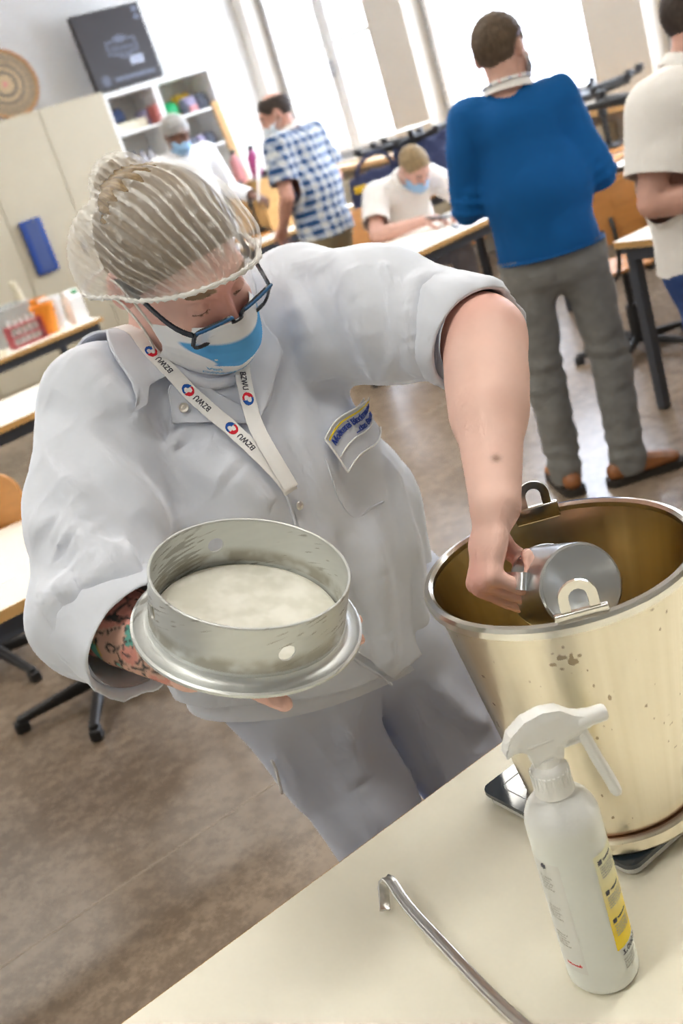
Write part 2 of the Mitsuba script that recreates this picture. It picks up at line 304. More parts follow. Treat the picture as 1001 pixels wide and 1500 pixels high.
m = tube(np.stack([.285*np.cos(th), .285*np.sin(th), 0*th+.016], -1), .009, 8, False); m.apply_transform(MT); add(kt+'__rim', m, 'mat_trayrim', True)
labels[kt+'__rim'] = {'label': 'orange brown rim'}

# ------------------------------------------------------------------ school desks
def desk(label, corner, w, d, rot, h=.74, group='school desks', legs=True, top='mat_white_laminate', fold=None):
    """corner: nearest corner; w along local x, d along local y; rot in degrees."""
    k = thing('desk', label, 'desk', group)
    M = T().translate([corner[0], corner[1], 0]).rotate([0, 0, 1], rot)
    A = np.array(M.matrix, float)
    def p(part, m, bs, sm=30):
        m = m.copy(); m.apply_transform(A); add(k+'__'+part, m, bs, sm)
    p('tabletop', rbox(.004, .004, h-.026, w-.004, d-.004, h, .003), top)
    ring = sbox(0, 0, w, d).buffer(-.012).buffer(.012).difference(sbox(.005, .005, w-.005, d-.005))
    m = prism(ring, .0265); m.apply_translation((0, 0, h-.027)); p('edge_band', m, 'mat_beech')
    for a in ((.05, .03, w-.05, .06), (.05, d-.06, w-.05, d-.03), (.03, .06, .06, d-.06), (w-.06, .06, w-.03, d-.06)):
        p('apron', rbox(a[0], a[1], h-.085, a[2], a[3], h-.028, .004), 'mat_anthracite')
    for lx in (.03, w-.075):
        for ly in (.03, d-.075):
            p('leg', rbox(lx, ly, .012, lx+.045, ly+.045, h-.028, .006), 'mat_anthracite')
            lk = [q for q in scene if q.startswith(k+'__leg') and q.count('__') == 1][-1]
            m = rbox(lx+.003, ly+.003, 0.0, lx+.042, ly+.042, .013, .003); m.apply_transform(A); scene[lk+'__foot'] = mikit.ply(m, 'mat_black', 30)
    return M
desk('white topped desk with wooden edge and dark legs, leftmost behind the person in the hairnet', (-1.0, 2.46), 2.08, .66, 0)
desk('white topped desk with wooden edge behind the wooden chair at the left', (-.23, 4.50), 2.0, .62, 5)
desk('laboratory table with orange cups in front of the cream cupboards', (1.15, 6.62), 1.40, .66, 8, .74)
desk('desk with papers at which the man in the polo shirt sits', (3.385, 4.53), 1.3, .68, 9)
desk('desk with a bare white top beside the man in the white shirt', (3.28, 2.28), 1.3, .82, 0, .735)
desk('desk with flipped chairs beside the windows behind the man in the blue jumper', (4.72, 4.60), 1.3, .75, 4, .74, 'desks along the windows')
desk('desk with flipped chairs in front of the second window, behind the sitting man', (4.62, 6.35), 1.3, .7, 4, .74, 'desks along the windows')
desk('desk in the far corner with bottles and a flipped chair', (4.13, 7.40), 1.2, .95, 10, .74, 'desks along the windows')
desk('desk with flipped chairs at the right edge beside the windows', (4.3, 3.35), 1.3, .7, 3, .74, 'desks along the windows')

# ------------------------------------------------------------------ swivel chairs with plywood seats
def curved_panel(w, h, depth, t, r, n=12):
    """Plywood shell, bowed across its width; stands in xz, bulging to +y."""
    poly = sbox(-w/2, 0, w/2, h).buffer(-r).buffer(r)
    m = prism(poly, t); m = m.subdivide_to_size(w/n*1.2) if hasattr(m, 'subdivide_to_size') else m
    m.apply_transform(trimesh.transformations.rotation_matrix(PI/2, [1, 0, 0]))
    v = m.vertices; v[:, 1] += depth*(1-(v[:, 0]/(w/2))**2); m.vertices = v; return m
def seat_panel():
    poly = sbox(-.20, -.20, .20, .20).buffer(-.06).buffer(.06)
    m = prism(poly, .012).subdivide_to_size(.05); v = m.vertices
    v[:, 2] += -.012*np.exp(-((v[:, 0]/.14)**2+(v[:, 1]/.14)**2)) - .5*np.maximum(v[:, 1]*-1-.13, 0)**1.4; m.vertices = v; return m
CH = {}
CH['seat'] = mikit.ply(xf(seat_panel(), 0, (0, 0, .45)), 'mat_plywood', 40)
CH['backrest'] = mikit.ply(xf(curved_panel(.40, .30, .05, .011, .07), 0, (0, .20, .60)), 'mat_plywood', 40)
CH['back_bracket'] = mikit.ply(cat_m([tube(spline([(x, .02, .435), (x, .17, .43), (x, .235, .49), (x, .25, .72)], 16), .011, 8) for x in (-.09, .09)]), 'mat_black', True)
CH['seat_plate'] = mikit.ply(rbox(-.11, -.10, .425, .11, .10, .448, .005), 'mat_black', 30)
CH['column'] = mikit.ply(lathe([[0, .05], [.03, .05], [.03, .24], [.017, .245], [.017, .43], [0, .43]], 20), 'mat_black', 40)
def star_arm():
    hull = m3.Manifold.batch_hull([m3.Manifold.sphere(.016, 12).scale((1, 1.2, 1)).translate((0.03, 0, .075)), m3.Manifold.sphere(.016, 12).translate((.03, 0, .055)), m3.Manifold.sphere(.012, 12).scale((1, 1.5, 1)).translate((.30, 0, .045)), m3.Manifold.sphere(.010, 12).translate((.30, 0, .035))])
    return man2tri(hull)
ARM = mikit.ply(star_arm(), 'mat_black', 40)
GLIDE = mikit.ply(cat_m([rbox(.275, -.020, 0.0, .325, .020, .040, .008)]), 'mat_black', 30)
def chair(label, M, group, rot0=0.0, back=True):
    k = thing('swivel_chair', label, 'chair', group)
    for p in ('seat', 'backrest', 'back_bracket', 'seat_plate', 'column'):
        scene[f'{k}__{p}'] = {**CH[p], 'to_world': M}
    for i in range(5):
        A = M.rotate([0, 0, 1], rot0+72*i)
        s = f'_{i:03d}' if i else ''
        scene[f'{k}__base_arm{s}'] = {**ARM, 'to_world': A}
        scene[f'{k}__base_arm{s}__glide'] = {**GLIDE, 'to_world': A}
    return k
GC = 'swivel chairs standing on the floor'
chair('plywood swivel chair with black star base, left of the person in the hairnet', T().translate([.79, 3.36, 0]).rotate([0, 0, 1], 120), GC, 48)
chair('plywood swivel chair tucked behind the left desk', T().translate([.62, 4.05, 0]).rotate([0, 0, 1], 185), GC, 20)
chair('plywood swivel chair on which the man in the polo shirt sits', T().translate([4.07, 5.62, 0]).rotate([0, 0, 1], -10), GC, 10)
chair('plywood swivel chair behind the man in the blue jumper', T().translate([3.98, 3.72, 0]).rotate([0, 0, 1], 150), GC, 55)
chair('plywood swivel chair between the desks behind the man in the white shirt', T().translate([4.08, 3.02, 0]).rotate([0, 0, 1], 170), GC, 12)
GF = 'chairs flipped upside down on the desks'
def flipped(label, x, y, rz, rot0, z=.742):
    chair(label, T().translate([x, y, z+.462]).rotate([0, 0, 1], rz).rotate([1, 0, 0], 180), GF, rot0)
FLIPS = [('flipped swivel chair just right of the blue jumper', 5.62, 5.16, 200, 8), ('flipped swivel chair left of the white shirt shoulder', 4.55, 3.93, 20, 14),
         ('flipped swivel chair partly hidden by the white shirt at the right edge', 5.12, 4.42+.45, 200, 30), ('flipped swivel chair between the checked shirt and the sitting man', 5.30, 7.3-.72, 20, 22),
         ('flipped swivel chair beside the checked shirt sleeve in the far corner', 4.55, 8.05, 20, 2), ('flipped swivel chair under the bag, behind the blue jumper', 4.9, 6.4, 200, 40)]
for f in FLIPS: flipped(f[0], f[1], f[2], f[3], f[4])

# ------------------------------------------------------------------ things on the far desks
plastic('mat_paper', (0.88, 0.88, 0.87), .8, .2); plastic('mat_orange', (0.80, 0.27, 0.025), .4, .4); plastic('mat_rack', (0.36, 0.05, 0.06), .4, .4); plastic('mat_blue_plastic', (0.008, 0.045, 0.25), .35, .5)
plastic('mat_blue_face', (0.05, 0.08, 0.22), .45, .4); plastic('mat_handle_cream', (0.72, 0.66, 0.50), .5, .3)
mat('mat_clear', {'type': 'principled', 'base_color': rgb(.80, .84, .84), 'roughness': .15, 'specular': .5, 'spec_trans': 0.0})
mat('mat_clearplastic', {'type': 'thindielectric', 'int_ior': 1.45})
def paper(label, x, y, z, rz, w=.21, h=.297, group='sheets of paper on the desks'):
    k = thing('paper_sheet', label, 'paper', group); add(k, xf(box(-w/2, -h/2, 0, w/2, h/2, .0012), math.radians(rz), (x, y, z+.0006)), 'mat_paper', False)
paper('white sheet of paper on the leftmost desk', .30, 2.78, .74, 4, .42, .30)
paper('white sheet of paper on the desk behind the wooden chair', 1.02, 4.86, .74, 20)
paper('white sheet of paper under the hands of the sitting man', 3.72, 4.86, .74, 20, .30, .42)
paper('sheet of paper on the bare desk by the man in the white shirt', 3.62, 2.72, .735, 0, .30, .42)
paper('sheet of paper on the window desk right of the blue jumper', 5.0, 4.62, .74, 30)
for lbl, x, y in (('first small paper clip box on the sitting man\'s desk', 3.90, 4.80), ('second small clip beside the paper on the sitting man\'s desk', 3.86, 4.72)):
    k = thing('paper_clip', lbl, 'clip', 'small clips on the desk'); add(k, xf(rbox(-.022, -.01, 0, .022, .01, .014, .004), .5, (x, y, .7402)), 'mat_slate', 30)
def cup(label, x, y, z, r0, r1, h, bs, cat='cup', group='cups on the laboratory table'):
    k = thing('plastic_cup', label, cat, group)
    add(k+'__body', xf(lathe([[0, 0], [r0, 0], [r1, h], [r1-.003, h], [r0-.003, .004], [0, .004]], 32), 0, (x, y, z)), bs, 40)
    add(k+'__rim', xf(tube(np.stack([r1*np.cos(th), r1*np.sin(th), 0*th+h], -1), .004, 8, False), 0, (x, y, z)), bs, True)
# far table frame: u along its long edge
ft = T().translate([1.15, 6.62, .741]).rotate([0, 0, 1], 8)
def ftp(u, v): q = np.array((ft @ mi.ScalarPoint3f(u, v, 0))).ravel(); return float(q[0]), float(q[1])
x, y = ftp(1.12, .22); cup('large orange cup at the front of the laboratory table', x, y, .7405, .055, .08, .19, 'mat_orange')
x, y = ftp(1.26, .36); cup('tall white cup beside the large orange cup', x, y, .7405, .055, .075, .20, 'mat_white')
x, y = ftp(1.27, .56); cup('narrow orange cup behind the white cup', x, y, .7405, .045, .07, .20, 'mat_orange')
k = thing('milk_carton', 'white carton at the right end of the laboratory table', 'carton'); x, y = ftp(1.33, .18)
add(k+'__body', xf(rbox(-.05, -.05, 0, .05, .05, .16, .004), .1, (x, y, .7405)), 'mat_paper', 30)
add(k+'__spout', xf(man2tri(m3.Manifold.batch_hull([m3.Manifold.cube((.098, .098, .002), True).translate((0, 0, .161)), m3.Manifold.cube((.098, .006, .03), True).translate((0, 0, .205))])), .1, (x, y, .7405)), 'mat_paper', False)
add(k+'__cap', xf(lathe([[0, 0], [.018, 0], [.018, .02], [0, .02]], 20), 0, (x+.02, y-.02, .7405+.19)), 'mat_green', 40)
k = thing('test_tube_rack', 'dark red rack with pale test tubes on the laboratory table', 'rack'); x, y = ftp(.93, .17)
R = T().translate([x, y, .741]).rotate([0, 0, 1], 8)
AR = np.array(R.matrix, float)
def rk(part, m, bs, sm=30): m = m.copy(); m.apply_transform(AR); return add(k+'__'+part, m, bs, sm)
rk('base', rbox(-.12, -.04, 0, .12, .04, .012, .004), 'mat_rack')
holes = unary_union([Point(-.09+.045*i, 0).buffer(.0125) for i in range(5)])
for z in (.06, .125):
    m = prism(sbox(-.12, -.04, .12, .04).difference(holes), .008); m.apply_translation((0, 0, z)); rk('tube_plate', m, 'mat_rack')
for sx in (-.12, .112): rk('side_panel', rbox(sx, -.04, .012, sx+.008, .04, .14, .003), 'mat_rack')
AR0 = AR
for i in range(5):
    kk = thing('test_tube', f'{("leftmost","second","middle","fourth","rightmost")[i]} pale test tube in the dark red rack', 'test tube', 'test tubes in the red rack')
    m = lathe([[0, .014], [.007, .016], [.011, .024], [.011, .17], [.0095, .17], [.0095, .026], [0, .02]], 16); m.apply_translation((-.09+.045*i, 0, 0)); m.apply_transform(AR0); add(kk, m, 'mat_white', 40)
k = thing('clear_box', 'clear plastic box standing behind the red rack', 'box'); x, y = ftp(.83, .50)
bm = cat_m([rbox(-.30, -.12, 0, .30, .12, .006, .002), rbox(-.30, -.12, 0, -.295, .12, .23, .002), rbox(.295, -.12, 0, .30, .12, .23, .002), rbox(-.30, .115, 0, .30, .12, .23, .002), rbox(-.30, -.12, 0, .30, -.115, .23, .002)])
mat('mat_frosted', {'type': 'twosided', 'b': {'type': 'principled', 'base_color': rgb(.60, .63, .62), 'roughness': .3, 'specular': .5}})
mat('mat_clearwall', {'type': 'blendbsdf', 'weight': .38, 'a': {'type': 'thindielectric', 'int_ior': 1.4}, 'b': {'type': 'ref', 'id': 'mat_frosted'}})
add(k+'__wall', xf(bm, math.radians(8), (x, y, .7405)), 'mat_clearwall', 30)
add(k+'__rim', xf(prism(sbox(-.31, -.13, .31, .13).difference(sbox(-.295, -.115, .295, .115)), .012), math.radians(8), (x, y, .7405+.226)), 'mat_frosted', 30)
for i, (u, v, c_) in enumerate(((1.16, .46, 'mat_black'), (1.20, .585, 'mat_rack'))):
    k = thing('pastry_brush', ('cream handled brush with dark bristles behind the large orange cup', 'cream handled brush with red ferrule behind the white cup')[i], 'brush', 'brushes on the laboratory table')
    x, y = ftp(u, v); M = frame_axes((-.10, .05, 1)); 
    add(k+'__handle', xf(lathe([[0, .13], [.012, .13], [.018, .2], [.016, .36], [0, .37]], 16), M=M, loc=(x, y, .742)), 'mat_handle_cream', 40)
    add(k+'__ferrule', xf(lathe([[0, .07], [.026, .07], [.014, .14], [0, .14]], 16), M=M, loc=(x, y, .742)), c_, 40)
    add(k+'__bristles', xf(lathe([[0, .004], [.022, .004], [.026, .075], [0, .075]], 16), M=M, loc=(x, y, .742)), 'mat_black' if i == 0 else 'mat_pink', 40)
k = thing('notepad', 'small pale cloth pad at the front of the laboratory table', 'pad'); x, y = ftp(.66, .10); add(k, xf(rbox(-.06, -.045, 0, .06, .045, .035, .012), .2, (x, y, .7405)), 'mat_handle_cream', 30)
k = thing('blue_holder', 'blue plastic holder hanging on the cream cupboard door above the laboratory table', 'holder')
k_M = T().translate([3.22, 9.492, .93])
def bl(part, m, bs): m = m.copy(); m.apply_transform(np.array(k_M.matrix, float)); add(k+'__'+part, m, bs, 30)
bl('tray', rbox(-.10, 0, 0, .10, .05, .47, .012), 'mat_blue_plastic'); bl('inner_face', rbox(-.055, -.004, .02, .058, .004, .45, .003), 'mat_blue_face'); bl('hook', xf(lathe([[0, 0], [.012, 0], [.012, .006], [0, .006]], 16), M=frame_axes((0, -1, 0)), loc=(.02, -.004, .45)), 'mat_slate')
# the window side: bag, coat, papers, bottles, boards
k = thing('shoulder_bag', 'navy shoulder bag with a yellow patch hanging among the flipped chairs', 'bag')
m = man2tri(m3.Manifold.batch_hull([m3.Manifold.sphere(.06, 16).translate(q) for q in ((-.17, 0, .06), (.17, 0, .06), (-.12, .04, .24), (.13, .04, .25), (0, -.05, .1), (.15, .06, .1))]).refine_to_length(.025)); wobbly(m, .05, 11, 4)
plastic('mat_navy', (0.022, 0.028, 0.075), .7, .3)
bagM = (4.30, 6.32, 1.02); add(k+'__body', xf(m, -.3, (4.62, 6.38, .742)), 'mat_navy', 50); bagz = .742
add(k+'__patch', xf(rbox(-.045, -.012, 0, .045, .0, .05, .004), -.6, (4.46, 6.36, .742+.19)), 'mat_yellow', 30)
add(k+'__strap', tube(spline([(4.50, 6.42, .98), (4.55, 6.40, 1.12), (4.68, 6.36, 1.15), (4.76, 6.34, .99)], 24), .014, 8), 'mat_navy', True)
k = thing('folded_coat', 'dark navy coat draped over a flipped chair behind the blue jumper', 'coat')
m = man2tri(m3.Manifold.batch_hull([m3.Manifold.sphere(.05, 16).translate(q) for q in ((-.2, 0, .1), (.22, 0, .05), (-.18, .05, .34), (.2, .05, .36), (0, -.06, .2))]).refine_to_length(.025)); wobbly(m, .05, 9, 8)
add(k, xf(m, -.3, (5.02, 6.28, .745)), 'mat_navy', 50)
paper('white papers lying over the flipped chairs and the bag', 4.95, 6.28, 1.235, 20, .36, .26)
k = thing('grey_case', 'flat grey case standing below the window sill right of the blue jumper', 'case'); add(k, xf(rbox(-.17, 0, 0, .17, .04, .20, .008), math.radians(-84), (5.99, 5.06, .745)), 'mat_grey', 30)
k = thing('cable', 'blue cable lying on the window desk', 'cable'); plastic('mat_cable', (0.35, 0.45, 0.75), .5, .4)
add(k, tube(spline([(5.05, 4.75, .747), (5.3, 4.78, .747), (5.5, 4.72, .747), (5.75, 4.85, .747)], 30), .006, 8), 'mat_cable', True)
for i, (x, y, c_, hh) in enumerate(((4.66, 8.28, 'mat_pink', .27), (4.80, 8.22, 'mat_magenta', .26), (4.95, 8.1, 'mat_pink', .28), (4.86, 7.95, 'mat_plum', .14))):
    if i == 0: plastic('mat_magenta', (0.36, 0.045, 0.20), .3, .5); plastic('mat_plum', (0.07, 0.008, 0.05), .3, .5)
    k = thing('spice_bottle', ('pale pink bottle with dark cap on the far corner desk', 'magenta bottle with dark cap on the far corner desk', 'pink bottle nearest the checked shirt', 'small dark plum jar on the far corner desk')[i], 'bottle', 'bottles on the far corner desk')
    r = .05
    zz = .742+.42
    add(k+'__body', xf(lathe([[0, 0], [r, 0], [r, hh*.65], [.018, hh*.85], [.018, hh*.9], [0, hh*.9]], 24), 0, (x, y, zz)), c_, 40)
    add(k+'__cap', xf(lathe([[0, hh*.88], [.022, hh*.88], [.022, hh], [0, hh]], 20), 0, (x, y, zz)), 'mat_black', 40)
k = thing('crate', 'wooden crate on the far corner desk carrying the bottles', 'crate'); add(k, rbox(4.55, 7.85, .742, 5.1, 8.38, .742+.419, .008), 'mat_beech', 30)
k = thing('wooden_board', 'long narrow wooden board leaning in the far corner beside the shelf unit', 'board')
m = rbox(-.035, -.015, 0, .035, .015, 1.85, .004); m.apply_transform(frame_axes((.0, .16, 1.0))); add(k, xf(m, 0, (5.05, 8.72, .03)), 'mat_beech', 30)
# ------------------------------------------------------------------ foreground table and what stands on it
TZ = 0.75
k = thing('work_table', 'large cream laminate work table carrying bucket, bottle and scale', 'table')
add(k+'__tabletop', rbox(-.75, -.35, TZ-.028, 1.55, 1.018, TZ, .003), 'mat_laminate', 30)
m = prism(sbox(-.753, -.353, 1.553, 1.021).difference(sbox(-.748, -.348, 1.548, 1.016)), .0235); m.apply_translation((0, 0, TZ-.027)); add(k+'__edge_band', m, 'mat_beech', False)
for a in ((-.68, .95, 1.48, .98), (-.68, -.31, 1.48, -.28), (-.70, -.28, -.67, .95), (1.47, -.28, 1.50, .95)):
    add(k+'__apron', rbox(a[0], a[1], TZ-.09, a[2], a[3], TZ-.029, .004), 'mat_anthracite', 30)
for lx in (-.71, 1.46):
    for ly in (-.32, .94):
        add(k+'__leg', rbox(lx, ly, 0, lx+.05, ly+.05, TZ-.029, .006), 'mat_anthracite', 30)
# scale with a dark glass plate
k = thing('kitchen_scale', 'flat black glass kitchen scale under the steel bucket', 'scale')
plastic('mat_scale_glass', (0.012, 0.02, 0.03), .06, .7); plastic('mat_scale_body', (0.50, 0.50, 0.48), .3, .5); plastic('mat_print_grey', (0.45, 0.47, 0.48), .5, .3)
SX0, SX1, SY0, SY1 = .588, .835, .705, .945
def rrect(x0, y0, x1, y1, r): return sbox(x0, y0, x1, y1).buffer(-r).buffer(r, quad_segs=8)
m = prism(rrect(SX0+.004, SY0+.004, SX1-.004, SY1-.004, .014), .010); m.apply_translation((0, 0, TZ+.0045)); add(k+'__body', m, 'mat_scale_body', 30)
m = prism(rrect(SX0, SY0, SX1, SY1, .014), .0055); m.apply_translation((0, 0, TZ+.0148)); add(k+'__glass_plate', m, 'mat_scale_glass', 30)
for x in (SX0+.025, SX1-.025):
    for y in (SY0+.025, SY1-.025): add(k+'__foot', xf(lathe([[0, 0], [.009, 0], [.009, .005], [0, .005]], 16), 0, (x, y, TZ)), 'mat_black', 40)
ZS = TZ+.0203
kp = rrect(SX0+.018, SY1-.078, SX0+.075, SY1-.018, .012)
m = prism(kp.difference(kp.buffer(-.0012)), .0004); m.apply_translation((0, 0, ZS)); add(k+'__key_outline', m, 'mat_print_grey', False)
tm = meshkit.text_mesh('T', .008, .0004, True); add(k+'__key_mark', xf(tm, math.radians(0), (SX0+.055, SY1-.034, ZS)), 'mat_print_grey', False)
m = prism(unary_union([sbox(0, 0, .011, .0012), sbox(0, .0055, .011, .0067), sbox(0, 0, .0012, .0067), sbox(.0098, 0, .011, .0067), LineString([(0, .003), (.008, .010)]).buffer(.0006)]), .0004)
add(k+'__key_mark', xf(m, .5, (SX0+.036, SY1-.052, ZS)), 'mat_print_grey', False)

# steel bucket
BX, BY = .670, .796; BZ0 = TZ+.0206; BZ1 = 1.083; R0, R1 = .0955, .1395
def steel_col(p, n, uv):
    a = dr.atan2(p.y-BY, p.x-BX)
    streak = fbm(a*14, p.z*1.5, 0.0, 3)
    speck = noise(p.x*260, p.y*260, p.z*150)*.62+.5*noise(p.x*45+9, p.y*45, p.z*30)*noise(p.x*110, p.y*110, p.z*60)
    c = mix((0.78, 0.715, 0.57), (0.86, 0.80, 0.665), streak)
    c = mix(c, (0.30, 0.22, 0.13), smoothstep(.72, .82, speck)*.8)
    burn = smoothstep(BZ0+.029, BZ0+.0225, p.z)*smoothstep(BZ0+.0175, BZ0+.0205, p.z)
    return mix(c, (0.22, 0.07, 0.015), burn*.7)
mat('mat_bucket', {'type': 'twosided', 'b': {'type': 'principled', 'base_color': proc(steel_col), 'metallic': 1.0, 'roughness': .26}})
def inner_col(p, n, uv):
    a = dr.atan2(p.y-BY, p.x-BX); return mix((0.60, 0.51, 0.34), (0.74, 0.65, 0.46), fbm(a*10, p.z*3, 0., 3))
mat('mat_bucket_inner', {'type': 'twosided', 'b': {'type': 'principled', 'base_color': proc(inner_col), 'metallic': 1.0, 'roughness': .22}})
metal('mat_steel_bright', (0.80, 0.78, 0.72), .14)
H = BZ1-BZ0
k = thing('bucket', 'large shiny stainless steel bucket standing on the black scale', 'bucket')
zz = np.linspace(.022, H-.012, 24)
prof = [[0, .006], [R0-.012, .006], [R0-.003, .006]] + [[R0-.004, .020]] + [[R0+(R1-R0)*(z-.02)/(H-.03)-.002, z] for z in zz]
m = lathe([[0, .010]]+[[R0-.004, .010]]+prof[3:], 96); add(k+'__outer_wall', xf(m, 0, (BX, BY, BZ0)), 'mat_bucket', 30)
m = lathe([[R1-.004, H-.006]]+[[p_[0]-.0028, p_[1]] for p_ in prof[:3:-1]]+[[R0-.02, .016], [0, .016]], 96); add(k+'__inner_wall', xf(m, 0, (BX, BY, BZ0)), 'mat_bucket_inner', 30)
m = lathe([[R0-.010, .0], [R0+.004, .0], [R0+.007, .004], [R0+.006, .016], [R0+.001, .021], [R0-.006, .021]], 96); add(k+'__foot_ring', xf(m, 0, (BX, BY, BZ0)), 'mat_bucket', 30)
m = lathe([[R1-.0045, H-.010], [R1-.0045, H-.003], [R1-.001, H], [R1+.004, H-.001], [R1+.006, H-.005], [R1+.005, H-.013], [R1-.001, H-.015]], 96); add(k+'__rim', xf(m, 0, (BX, BY, BZ0)), 'mat_steel_bright', 30)
def lug(ang):
    """Eyelet plate standing up out of the rim, at angle ang."""
    poly = Point(0, .016).buffer(.0185).union(sbox(-.0185, -.012, .0185, .016)).difference(Point(0, .017).buffer(.0088)).difference(sbox(-.0088, .004, .0088, .017))
    m = prism(poly, .0035); m.apply_transform(trimesh.transformations.rotation_matrix(PI/2, [1, 0, 0]))
    clip = rbox(-.026, -.005, -.016, .026, .003, .004, .002)
    m = cat_m([m, clip])
    r = R1-.004
    m.apply_transform(trimesh.transformations.rotation_matrix(ang-PI/2, [0, 0, 1])); m.apply_translation((BX+r*math.cos(ang), BY+r*math.sin(ang), BZ1+.002)); return m
LA = math.radians(-126)
for a in (LA, LA+PI): add(k+'__handle_lug', lug(a), 'mat_steel_bright', 30)

# spray bottle
k = thing('spray_bottle', 'translucent white spray bottle with yellow label standing in front of the bucket', 'bottle')
SBX, SBY = .484, .656; RB = .0345
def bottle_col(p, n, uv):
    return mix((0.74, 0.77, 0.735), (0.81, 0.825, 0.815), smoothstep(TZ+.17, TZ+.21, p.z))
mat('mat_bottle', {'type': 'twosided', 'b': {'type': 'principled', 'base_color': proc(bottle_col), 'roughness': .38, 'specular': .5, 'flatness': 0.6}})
plastic('mat_spray', (0.86, 0.87, 0.86), .32, .5)
HB = .205
sp = [[0, .002], [RB-.008, 0], [RB-.003, .001], [RB, .006]] + [[RB, z] for z in np.linspace(.01, HB-.022, 12)] + [[RB-.0002, HB-.016], [RB-.0018, HB-.009], [RB-.005, HB-.002], [RB-.010, HB+.0035], [.019, HB+.008], [.0165, HB+.013], [.0155, HB+.016], [.0155, HB+.024], [0, HB+.024]]
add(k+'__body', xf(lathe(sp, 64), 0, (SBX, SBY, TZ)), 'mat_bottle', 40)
cap = lathe([[0, HB+.012], [.0182, HB+.012], [.0182, HB+.020], [.0172, HB+.022], [.0165, HB+.036], [.0140, HB+.040], [.0115, HB+.042], [.011, HB+.050], [0, HB+.050]], 48)
ribs = [xf(box(.0165, -.0012, HB+.021, .0180, .0012, HB+.035), 2*PI*i/24) for i in range(24)]
add(k+'__collar', xf(cat_m([cap]+ribs), 0, (SBX, SBY, TZ)), 'mat_spray', 30)
# head: swept side profile (u forward, z up), nozzle forward
def head_poly(pts): return Polygon(pts).buffer(-.0015).buffer(.003).buffer(-.0015)
prof_h = [(-.013, .060), (.014, .060), (.017, .072), (.026, .077), (.040, .077), (.043, .083), (.043, .096), (.034, .101), (.022, .113), (.006, .117), (-.012, .114), (-.028, .103), (-.035, .088), (-.036, .082), (-.030, .085), (-.022, .084), (-.015, .078)]
poly = Polygon(prof_h)
from shapely.geometry import MultiPolygon
pts2 = np.array(poly.exterior.coords)
m = prism(poly.buffer(.001), .020); m = m.subdivide_to_size(.006)
v = m.vertices; hh = (v[:, 2]-.010)
rim_d = np.array([poly.exterior.distance(Point(a, b)) for a, b in v[:, :2]])
v[:, 2] = hh*(.62+.38*np.clip(rim_d/.007, 0, 1)**.5)      # rounded flanks
v = np.stack([v[:, 0], v[:, 2], v[:, 1]], -1); m = trimesh.Trimesh(v, m.faces[:, ::-1], process=False)
SH = math.radians(-24)            # nozzle direction in plan
def sph(mm):
    mm = mm.copy(); mm.apply_scale((.95, .95, .86)); return xf(mm, SH, (SBX, SBY, TZ+HB-.006))
add(k+'__spray_head', sph(m), 'mat_spray', 50)
noz = xf(lathe([[0, -.006], [.0105, -.006], [.0105, .006], [.0092, .008], [.0088, .023], [.0075, .025], [.0035, .0252], [.0035, .021], [0, .021]], 32), M=frame_axes((1, 0, -.06)), loc=(.041, 0, .0895))
add(k+'__nozzle', sph(noz), 'mat_spray', 40)
trig = spline([(.038, 0, .078), (.042, 0, .064), (.047, 0, .040), (.054, 0, .010), (.057, 0, -.006)], 20)
tr = m3.Manifold.batch_hull([m3.Manifold.sphere(.0068, 16).scale((.75, 1.25, 1)).translate(tuple(trig[0]))])
parts = [m3.Manifold.batch_hull([m3.Manifold.sphere(.0078, 16).scale((.75, 1.25, 1)).translate(tuple(trig[i])), m3.Manifold.sphere(.0078, 16).scale((.75, 1.25, 1)).translate(tuple(trig[i+1]))]) for i in range(len(trig)-1)]
add(k+'__trigger', sph(man2tri(m3.Manifold.batch_boolean(parts, m3.OpType.Add))), 'mat_spray', 40)
add(k+'__piston', sph(xf(lathe([[0, 0], [.0045, 0], [.0045, .022], [0, .022]], 20), M=frame_axes((1, 0, -.05)), loc=(.014, 0, .070))), 'mat_spray', 40)
add(k+'__side_rib', sph(rbox(-.018, -.0105, .083, .012, .0105, .090, .003)), 'mat_spray', 30)
# printed labels: curved sheets hugging the body
def wrap(a0, a1, z0, z1, off=.0004, n=24):
    aa = np.linspace(a0, a1, n); r = RB+off
    v = np.concatenate([np.stack([SBX+r*np.cos(aa), SBY+r*np.sin(aa), 0*aa+TZ+z], -1) for z in (z0, z1)]); f = []
    for i in range(n-1): f += [[i, i+1, n+i+1], [i, n+i+1, n+i]]
    return trimesh.Trimesh(v, f, process=False)
def wrap_text(txt, a, z, h, depth=.0003, bold=True, wmax=None):
    m = meshkit.text_mesh(txt, h, depth, bold)
    v = m.vertices; 
    if wmax: v[:, 0] *= wmax/v[:, 0].max()
    m = trimesh.Trimesh(v, m.faces, process=False).subdivide_to_size(.004); v = m.vertices
    r = RB+.0006+v[:, 2]; an = a+v[:, 0]/RB
    m.vertices = np.stack([SBX+r*np.cos(an), SBY+r*np.sin(an), TZ+z+v[:, 1]], -1); return m
def lab_col(p, n, uv): return mix((0.84, 0.63, 0.02), (0.82, 0.81, 0.58), smoothstep(TZ+.055, TZ+.155, p.z))
plastic('mat_label_yellow', proc(lab_col), .5, .3); plastic('mat_label_clear', (0.70, 0.71, 0.68), .5, .3); plastic('mat_ink', (0.05, 0.05, 0.07), .6, .3); plastic('mat_ink_grey', (0.40, 0.40, 0.36), .6, .3); plastic('mat_red', (0.60, 0.03, 0.05), .5, .3)
VA = math.atan2(-SBY, -SBX)       # direction from the bottle to the camera side
A0 = VA+math.radians(28)
add(k+'__label', wrap(A0, A0+math.radians(95), .048, .158), 'mat_label_yellow', True); labels[k+'__label'] = {'label': 'yellow label fading to pale at the top'}
